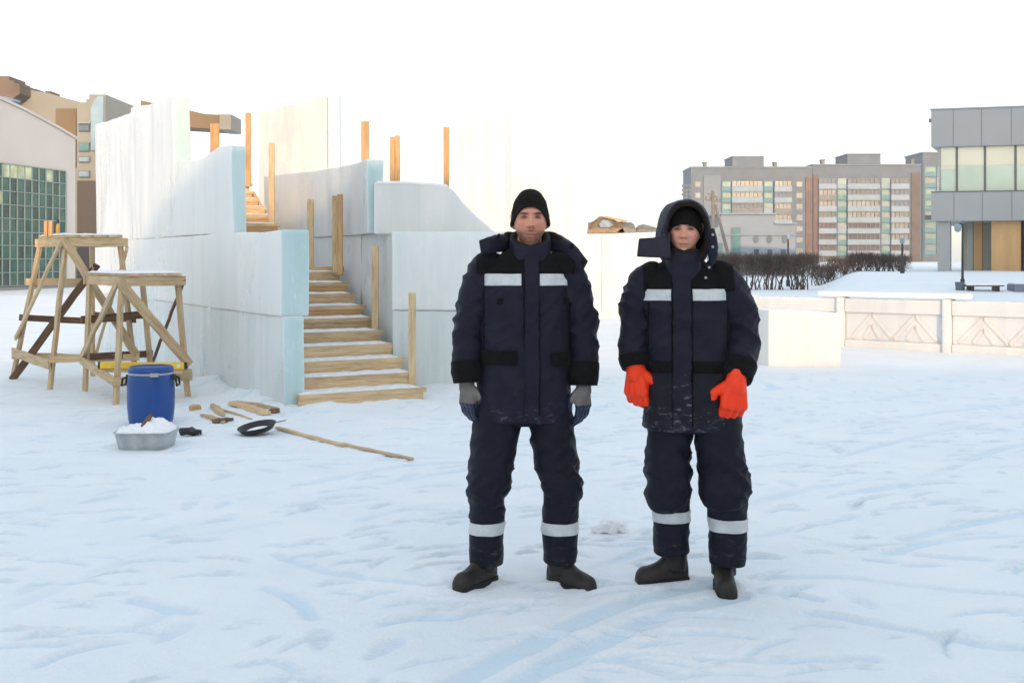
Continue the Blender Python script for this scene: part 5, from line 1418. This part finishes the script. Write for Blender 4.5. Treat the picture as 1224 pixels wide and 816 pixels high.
# trousers
def trousers(D, legs, pelvis, seed):
    parts = [loft(l, 170, 84, 2.3, limb_fold(seed + i, .0105, .50, .2, 1.0)) for i, l in enumerate(legs)]
    parts.append(loft(pelvis, 40, 84, 2.4, None, flat=True))
    t = lofted('trousers', parts, NAVY2); return D.add(t)
t1 = trousers(D, [[(-.105, .02, .92, .115, .125), (-.125, .01, .76, .112, .12), (-.145, .0, .60, .105, .112), (-.165, -.01, .47, .098, .106), (-.172, -.005, .405, .094, .10), (-.174, .005, .375, .083, .09), (-.175, .01, .25, .083, .09), (-.178, .02, .12, .079, .088), (-.178, .025, .075, .076, .086)],
                  [(.10, .02, .92, .112, .125), (.118, .01, .76, .108, .12), (.138, .0, .60, .102, .112), (.162, -.01, .48, .097, .106), (.170, -.005, .425, .095, .10), (.165, .005, .39, .083, .09), (.164, .01, .25, .083, .09), (.165, .02, .13, .079, .088), (.165, .025, .085, .076, .086)]],
              [(0, .02, .72, .10, .10), (0, .02, .80, .17, .135), (0, .02, .95, .185, .14), (0, .02, 1.05, .18, .13)], 3)
for x0, x1 in ((-.30, 0), (0, .30)):
    patch(t1, 'reflective_band', REFL, t1, zb(.218, .272) + xb(x0, x1), .001, .003, front=False)
    patch(t1, 'knee_patch', fabric('dark_navy_knee_patch', (.0066, .0074, .0155)), t1, zb(.285, .52) + xb(x0 + .02, x1 - .02), .0005, .002, ymax=0)
j1 = jacket(D, [(0, .02, .742, .214, .155), (0, .02, .76, .217, .158), (0, .02, .85, .215, .158), (0, .015, 1.0, .209, .155), (.0, .015, 1.13, .207, .155), (.0, .015, 1.26, .212, .155), (0, .018, 1.36, .222, .148), (0, .022, 1.43, .214, .128), (.004, .026, 1.475, .17, .11), (.012, .03, 1.51, .115, .095), (0.018, .03, 1.54, .085, .085)],
    [[(-0.1, .02, 1.44, .06, .07), (-0.165, .018, 1.435, .086, .090), (-0.203, .015, 1.385, .086, .092), (-0.238, .01, 1.29, .080, .088), (-0.26, .01, 1.17, .075, .082), (-0.269, -.005, 1.08, .071, .078), (-0.27, -.02, 1.01, .066, .074), (-0.267, -.03, .96, .061, .068)],
     [(0.1, .02, 1.44, .06, .07), (0.17, .018, 1.435, .086, .090), (0.21, .015, 1.385, .086, .092), (0.246, .01, 1.29, .080, .088), (0.268, .01, 1.17, .076, .082), (0.276, -.005, 1.08, .071, .078), (0.275, -.02, 1.0, .066, .074), (0.273, -.03, .95, .061, .068)]],
    [[(-0.2702, -.018, 1.012, .0735, .082), (-0.2675, -.028, .965, .0715, .079), (-0.265, -.034, .918, .066, .073)], [(0.275, -.018, 1.008, .0735, .082), (0.2735, -.028, .955, .0715, .079), (0.273, -.034, .905, .066, .073)]], 1, 1.5)
yk = patch(j1, 'shoulder_yoke', BLACK, j1, zb(1.42, 1.535) + xb(-.20, .20), .0015, .003)
for sl, x0, x1 in ((SLEEVES[0], -.222, -.09), (SLEEVES[1], .09, .230)): patch(sl, 'shoulder_yoke', BLACK, j1, zb(1.422, 1.56) + xb(x0, x1), .0015, .003, front=False)
for x0, x1 in ((-.205, -.016), (.068, .212)): patch(j1, 'reflective_stripe', REFL, j1, zb(1.368, 1.420) + xb(x0, x1), .002, .003)
patch(j1, 'placket', fabric('navy_placket', (.0085, .0092, .0208), frost=.3, frost_z=(.74, .95)), j1, zb(.756, 1.515) + xb(.0, .062), .006, .006)
for x0, x1, z0, z1 in ((-.205, -.035, 1.008, 1.073), (.118, .212, 1.0, 1.065)): patch(j1, 'pocket_flap', BLACK, j1, zb(z0, z1) + xb(x0, x1), .004, .005)
for x0, x1 in ((-.125, -.10), (.175, .20)): patch(j1, 'chest_tab', BLACK, j1, zb(1.285, 1.31) + xb(x0, x1), .003, .003)
for x, z0, z1 in ((-.004, 1.12, 1.43), (.065, .78, 1.30)): patch(j1, 'seam', BLACK, j1, zb(z0, z1) + xb(x - .004, x + .004), .004, .006)
for x in (-.188, .205): patch(j1, 'seam', BLACK, j1, zb(.98, 1.36) + xb(x - .003, x + .003), .0005, .002)
# collar
def tubering(ctrl, nth=64, name='collar', mat=None, thick=.014, fold=None, dip=0.0):
    out = loft(ctrl, 40, nth, 2.2, fold, flat=True); c = np.array(out); ctr = c.mean(1, keepdims=True)
    if dip:
        k = np.linspace(0, 1, c.shape[0])[:, None]; c[..., 2] += dip * k * (c[..., 1] - c[..., 1].min()) / (np.ptp(c[..., 1]))
    inn = ctr + (c - ctr) * (1 - thick / .09); G = np.concatenate([c, inn[::-1]], 0)
    b = MB(); grid_mesh(b, G, cap=False); nt_ = G.shape[0]
    return b.build(name, mat, None, smooth=True)
D.add(tubering([(.022, .02, 1.455, .100, .098), (.022, .014, 1.48, .103, .100), (.023, .012, 1.51, .099, .099), (.024, .012, 1.538, .096, .097), (.024, .014, 1.552, .092, .093)], 72, 'collar', NAVYL, .016, torso_fold(31, .006), .085), j1)
D.add(tubering([(.024, .018, 1.48, .074, .080), (.025, .014, 1.51, .078, .083), (.026, .012, 1.547, .082, .087), (.026, .014, 1.556, .080, .085)], 64, 'fleece_neck', LINING, .02, None, .08), j1)
# hood lying open on the shoulders
hood_path = [(-.205, -.065, 1.545, .030, .012), (-.165, -.05, 1.552, .038, .020), (-.115, .03, 1.565, .040, .035), (-.07, .12, 1.565, .045, .05), (.02, .165, 1.560, .045, .055), (.12, .12, 1.568, .045, .05), (.175, .04, 1.548, .042, .038), (.225, -.02, 1.508, .042, .024), (.272, -.065, 1.458, .034, .014)]
D.add(lofted('hood', [loft(hood_path, 110, 40, 2.6, limb_fold(55, .007), ref=(0, 0, 1))], NAVYL), j1)
D.add(lofted('hood_lining', [loft([(-.09, .0, 1.565, .016, .014), (-.08, .06, 1.60, .018, .018), (.02, .12, 1.595, .022, .03), (.125, .07, 1.60, .018, .018), (.17, .02, 1.572, .016, .014)], 60, 24, 2.2, limb_fold(60, .006), ref=(0, 0, 1))], LINING), j1)
for p0 in ((-.125, -.03, 1.59), (.262, -.085, 1.475), (.215, -.04, 1.545)):
    b = MB(); capsule(b, p0, (p0[0] + .006, p0[1] - .004, p0[2] + .012), .008, .006); D.add(b.build('hood_button', BLACK, None, smooth=True), j1)
D.add(cap_mesh('knit_cap', (hc[0], hc[1] + .008, hc[2]), hw, hd, hh, R(0), lambda th: .058 - .088 * abs(math.sin(th)) ** 2.6 if math.cos(th) > 0 else -.029 - .02 * abs(math.cos(th)), None, KNIT, peak=.0, grow=.012))
glL = glove('glove', (-.279, -.045, .895), (.80, .55, 0), (.5, -.85, 0), [GREYK, BLUER], man1, (.22, .42, .35), 1.08, thumb_in=.25) if False else None
def glove_on(D, *a, **k):
    k['parent'] = k.get('parent', None); g = None
    W = a[0]; o = glove('glove', W, a[1], a[2], a[3], BIN, *a[4:], **{x: y for x, y in k.items() if x != 'parent'})
    o.parent = None; return D.add(o)
BIN = bpy.data.objects.new('bin', None)
glove_on(D, (-.266, -.045, .915), (.72, .68, 0), (.7, -.72, 0), [GREYK, BLUER], (.20, .42, .35), 1.10, thumb_in=.30, split=.060)
glove_on(D, (.272, -.045, .903), (-.72, .68, 0), (-.7, -.72, 0), [GREYK, BLUER], (.20, .42, .35), 1.10, thumb_in=.30, split=.060)
BIN2 = bpy.data.objects.new('bin2', None)
def boot_on(D, heel, f, *a, **k):
    h = D.p.location; mid = Vector(heel) + Vector((f[0], f[1], 0)).normalized() * .15
    zg = gz(h.x + mid.x, h.y + mid.y) - h.z - .010
    o = boot(None, (heel[0], heel[1], zg), f, *a, **k); return D.add(o)
boot_on(D, (-.150, .07, -.005), (-.60, -.80), BOOT, SOLE, .268)
boot_on(D, (.122, .07, -.005), (.72, -.69), BOOT, SOLE, .268)

# =========================================================== man 2 (hood up, orange gloves)
px, py = X(828, 5.25), 5.25; pz = .006
hc = (-.043, -.02, 1.624); hw, hd, hh = .0745, .092, .117
b = MB(); Rm = make_head(b, hc, hw, hd, hh, R(-9), R(0), 1.05)
base_body(b, [(-.095, .03, .87), (.10, .0, .87)], [(-.11, .02, .46), (.14, -.03, .45)], [(-.079, .095, .10), (.145, .012, .09)], [(-.13, .08, .05), (.14, -.04, .05)],
          [(-.19, .02, 1.36), (.17, .02, 1.36)], [(-.275, .03, 1.13), (.235, .03, 1.13)], [(-.268, -.03, 1.0), (.18, -.12, .96)], [(-.262, -.05, .96), (.170, -.145, .92)], (-.03, .02), hc)
man2 = finish_body('young man in navy work suit with hood up and bright orange gloves', b, hc, hw, hh, np.array(Rm), (.74, .385, .27), .12, (.075, .042, .028), (px, py, pz))
D = Dress(man2)
t2 = trousers(D, [[(-.095, .03, .92, .115, .125), (-.103, .025, .74, .108, .12), (-.108, .02, .60, .102, .112), (-.113, .01, .48, .105, .112), (-.112, .02, .415, .104, .108), (-.10, .045, .375, .089, .094), (-.094, .06, .30, .086, .092), (-.09, .075, .18, .083, .09), (-.088, .08, .13, .081, .088)],
                  [(.105, .0, .92, .115, .125), (.113, -.01, .74, .110, .12), (.122, -.02, .60, .106, .112), (.141, -.035, .48, .113, .115), (.146, -.03, .425, .113, .112), (.155, -.015, .375, .090, .094), (.160, -.005, .28, .087, .092), (.160, .0, .16, .084, .09), (.158, .0, .095, .081, .088)]],
              [(0, .015, .70, .10, .10), (0, .015, .78, .18, .135), (0, .015, .95, .19, .14), (0, .015, 1.05, .18, .13)], 13)
for x0, x1, z0, z1 in ((-.30, .02, .282, .334), (.02, .32, .252, .310)):
    patch(t2, 'reflective_band', REFL, t2, zb(z0, z1) + xb(x0, x1), .001, .003, front=False)
    patch(t2, 'knee_patch', fabric('dark_navy_knee_patch', (.0066, .0074, .0155)), t2, zb(z1 + .01, .53) + xb(x0 + .02, x1 - .02), .0005, .002)
j2 = jacket(D, [(0, .02, .715, .222, .16), (0, .02, .735, .226, .163), (0, .02, .85, .217, .16), (-.01, .018, 1.0, .203, .155), (-.02, .018, 1.12, .195, .152), (-.03, .018, 1.22, .20, .152), (-.035, .02, 1.32, .215, .146), (-.035, .024, 1.39, .208, .128), (-.037, .028, 1.435, .165, .11), (-.042, .03, 1.47, .11, .095), (-.044, .03, 1.50, .08, .08)],
    [[(-.13, .02, 1.40, .06, .07), (-.19, .02, 1.395, .084, .09), (-.232, .018, 1.34, .084, .092), (-.256, .02, 1.25, .079, .088), (-.270, .025, 1.14, .075, .082), (-.275, .01, 1.08, .071, .078), (-.272, -.01, 1.04, .067, .073), (-.268, -.025, 1.01, .060, .066)],
     [(.06, .02, 1.405, .06, .07), (.115, .018, 1.40, .088, .094), (.165, .016, 1.345, .092, .098), (.205, .02, 1.25, .092, .096), (.226, .02, 1.15, .086, .09), (.218, -.03, 1.065, .080, .084), (.198, -.085, 1.005, .070, .074), (.182, -.118, .965, .064, .068)]],
    [[(-.2725, -.009, 1.048, .0725, .079), (-.269, -.02, 1.018, .069, .075), (-.267, -.028, .997, .062, .068)], [(.201, -.078, 1.012, .079, .083), (.187, -.110, .975, .074, .078), (.180, -.124, .952, .066, .070)]], 71, 1.46)
patch(j2, 'shoulder_yoke', BLACK, j2, zb(1.36, 1.485) + xb(-.235, .175), .0015, .003)
for sl, x0, x1 in ((SLEEVES[0], -.235, -.11), (SLEEVES[1], .04, .178)): patch(sl, 'shoulder_yoke', BLACK, j2, zb(1.35, 1.52) + xb(x0, x1), .0015, .003, front=False)
for x0, x1 in ((-.238, -.105), (-.028, .135)): patch(j2, 'reflective_stripe', REFL, j2, zb(1.308, 1.358) + xb(x0, x1), .002, .003)
patch(j2, 'placket', fabric('navy_placket', (.0085, .0092, .0208), frost=.4, frost_z=(.70, 1.1)), j2, zb(.728, 1.47) + xb(-.108, -.028), .006, .006)
patch(j2, 'waist_panel', BLACK, j2, zb(.985, 1.035) + xb(-.20, -.112), .003, .004); patch(j2, 'waist_panel', BLACK, j2, zb(.985, 1.035) + xb(-.024, .17), .003, .004)
for x in (-.212, .148): patch(j2, 'seam', BLACK, j2, zb(.98, 1.30) + xb(x - .003, x + .003), .0005, .002)
for x, z0, z1 in ((-.111, 1.0, 1.40), (-.0255, .76, 1.36)): patch(j2, 'seam', BLACK, j2, zb(z0, z1) + xb(x - .0035, x + .0035), .004, .006)
patch(j2, 'lower_panel', fabric('charcoal_lower_panel', (.0085, .0092, .0155), frost=.25, frost_z=(.70, .98)), j2, zb(.74, .982) + xb(-.21, -.112), .001, .003)
for x, z0, z1 in ((-.111, 1.0, 1.40), (-.0255, .76, 1.36)): patch(j2, 'seam', BLACK, j2, zb(z0, z1) + xb(x - .0035, x + .0035), .004, .006)
patch(j2, 'lower_panel', fabric('charcoal_lower_panel', (.0085, .0092, .0155), frost=.3, frost_z=(.70, .98)), j2, zb(.74, .982) + xb(-.024, .205), .001, .003)
D.add(tubering([(-.05, .0, 1.37, .100, .10), (-.048, -.004, 1.42, .094, .10), (-.046, -.008, 1.47, .084, .098), (-.045, -.008, 1.51, .078, .095), (-.044, -.006, 1.535, .075, .09)], 72, 'collar', NAVYL, .014, torso_fold(81, .006)), j2)
D.add(tubering([(-.044, -.004, 1.45, .066, .080), (-.044, -.008, 1.50, .071, .088), (-.044, -.010, 1.533, .073, .093), (-.044, -.008, 1.541, .071, .090)], 64, 'fleece_neck', LINING, .02), j2)
# hood worn up: rings around the face opening, from the inside lining over the rim to the back of the head
def hood_rings():
    spec = [  # y, rx, rz, zc, material
        (.03, .092, .118, 1.632), (-.03, .091, .118, 1.630), (-.075, .088, .118, 1.628), (-.100, .088, .120, 1.626), (-.112, .092, .125, 1.625), (-.112, .100, .134, 1.625), (-.098, .108, .142, 1.624),
        (-.06, .117, .150, 1.622), (0, .123, .155, 1.620), (.05, .122, .155, 1.615), (.10, .108, .142, 1.605), (.14, .080, .110, 1.595), (.165, .045, .065, 1.59), (.175, .01, .015, 1.59)]
    spec = [(y, rx * .985, rz * (1.05 if i > 4 else 1.0), zc - .012) for i, (y, rx, rz, zc) in enumerate(spec)]
    C = np.array(curve([tuple(s) for s in spec], 7)); n = 110; G = np.zeros((len(C), n, 3))
    for i, (y, rx, rz, zc) in enumerate(C):
        for j in range(n):
            a = 2 * math.pi * j / n; cx, cz = math.cos(a), math.sin(a)
            x = -.040 + rx * math.copysign(abs(cx) ** .85, cx) * (1 + .08 * max(0, -cz)); z = zc + rz * math.copysign(abs(cz) ** .95, cz)
            yy = y + (.035 * max(0, -cz) if y < 0 else 0) - (.012 * max(0, cz) if y < -.05 else 0)
            k = i / len(C)
            if k > .30:
                d = .006 * (ridge(Vector((x, yy, z)), (9, 9, 9), 5, 3) - .5) + .006 * nz(x * 14, yy * 14, z * 14)
                x += cx * d; z += cz * d; yy += d
            G[i, j] = (x, yy, z)
    return G, len(C)
G, nC = hood_rings(); b = MB(); grid_mesh(b, G, 0, False)
nl = int(nC * .37) * 110
for k in range(len(b.m)):
    if k < nl: b.m[k] = 1
hood = b.build('hood', [NAVYL, LINING], None, smooth=True); D.add(hood, j2)
if 0: D.add(lofted('hood_lining', [loft([(-.178, -.085, 1.742, .010, .014), (-.190, -.09, 1.715, .022, .026), (-.186, -.09, 1.675, .024, .028), (-.170, -.092, 1.635, .020, .026), (-.158, -.095, 1.600, .012, .018)], 50, 28, 2.2, limb_fold(97, .008))], LINING), j2)
# stiff open throat tab of the hood, and the snap side on the other edge
def slab(name, pts, th, mat, bev=.006):
    b = MB(); b.prism(pts, th); o = b.build(name, mat, None, bevel=bev); return D.add(o, j2)
def L2(u, v, y): return ((u - 828) / 259.0, y, (698.6 - v) / 259.0)
slab('throat_tab', [L2(761, 287, -.10), L2(778, 286, -.105), L2(790, 282, -.11), L2(797, 279, -.11), L2(798, 310, -.105), L2(775, 309.5, -.10), L2(758.5, 308.5, -.10)], (0, .016, 0), fabric('plum_navy_lining', (.030, .027, .042)))
D.add(lofted('hood_edge', [loft([(.062, -.085, 1.625, .020, .032), (.072, -.095, 1.58, .024, .036), (.076, -.10, 1.53, .024, .034), (.070, -.105, 1.485, .016, .026), (.066, -.11, 1.455, .006, .012)], 50, 28, 2.2, limb_fold(95, .006))], NAVYL), j2)
for u, v in ((842, 321), (838, 333), (846, 283), (846, 297)):
    p = L2(u, v, -.128 if v > 310 else -.132); b = MB(); capsule(b, p, (p[0], p[1] + .006, p[2]), .006, .006); D.add(b.build('snap_button', simple('steel_snap', (.5, .52, .54), .35, .1, 10, metal=.5), None, smooth=True), j2)
D.add(cap_mesh('knit_cap', (hc[0], hc[1] + .006, hc[2]), hw, hd, hh, R(-9), lambda th: .026 - .06 * abs(math.sin(th)) ** 3 if math.cos(th) > 0 else -.034, None, KNIT, peak=.0, grow=.009))
glove_on(D, (-.266, -.035, .998), (.55, .83, 0), (.83, -.55, 0), [ORNG], (.45, .80, .65), 1.36, thumb_in=.05, up_to=.045, tw=.9)
glove_on(D, (.172, -.148, .955), (-.12, .99, 0), (-.99, -.12, 0), [ORNG], (.75, 1.05, .8), 1.42, thumb_in=.12, up_to=.045, down=(-.10, -.10, -1), tw=.95)
boot_on(D, (-.012, .115, -.005), (-.96, -.28), BOOT, SOLE, .255)
boot_on(D, (.152, .08, -.005), (-.10, -1), BOOT, SOLE, .265)
for o_ in (BIN, BIN2): bpy.data.objects.remove(o_)
add_haze(.0008)
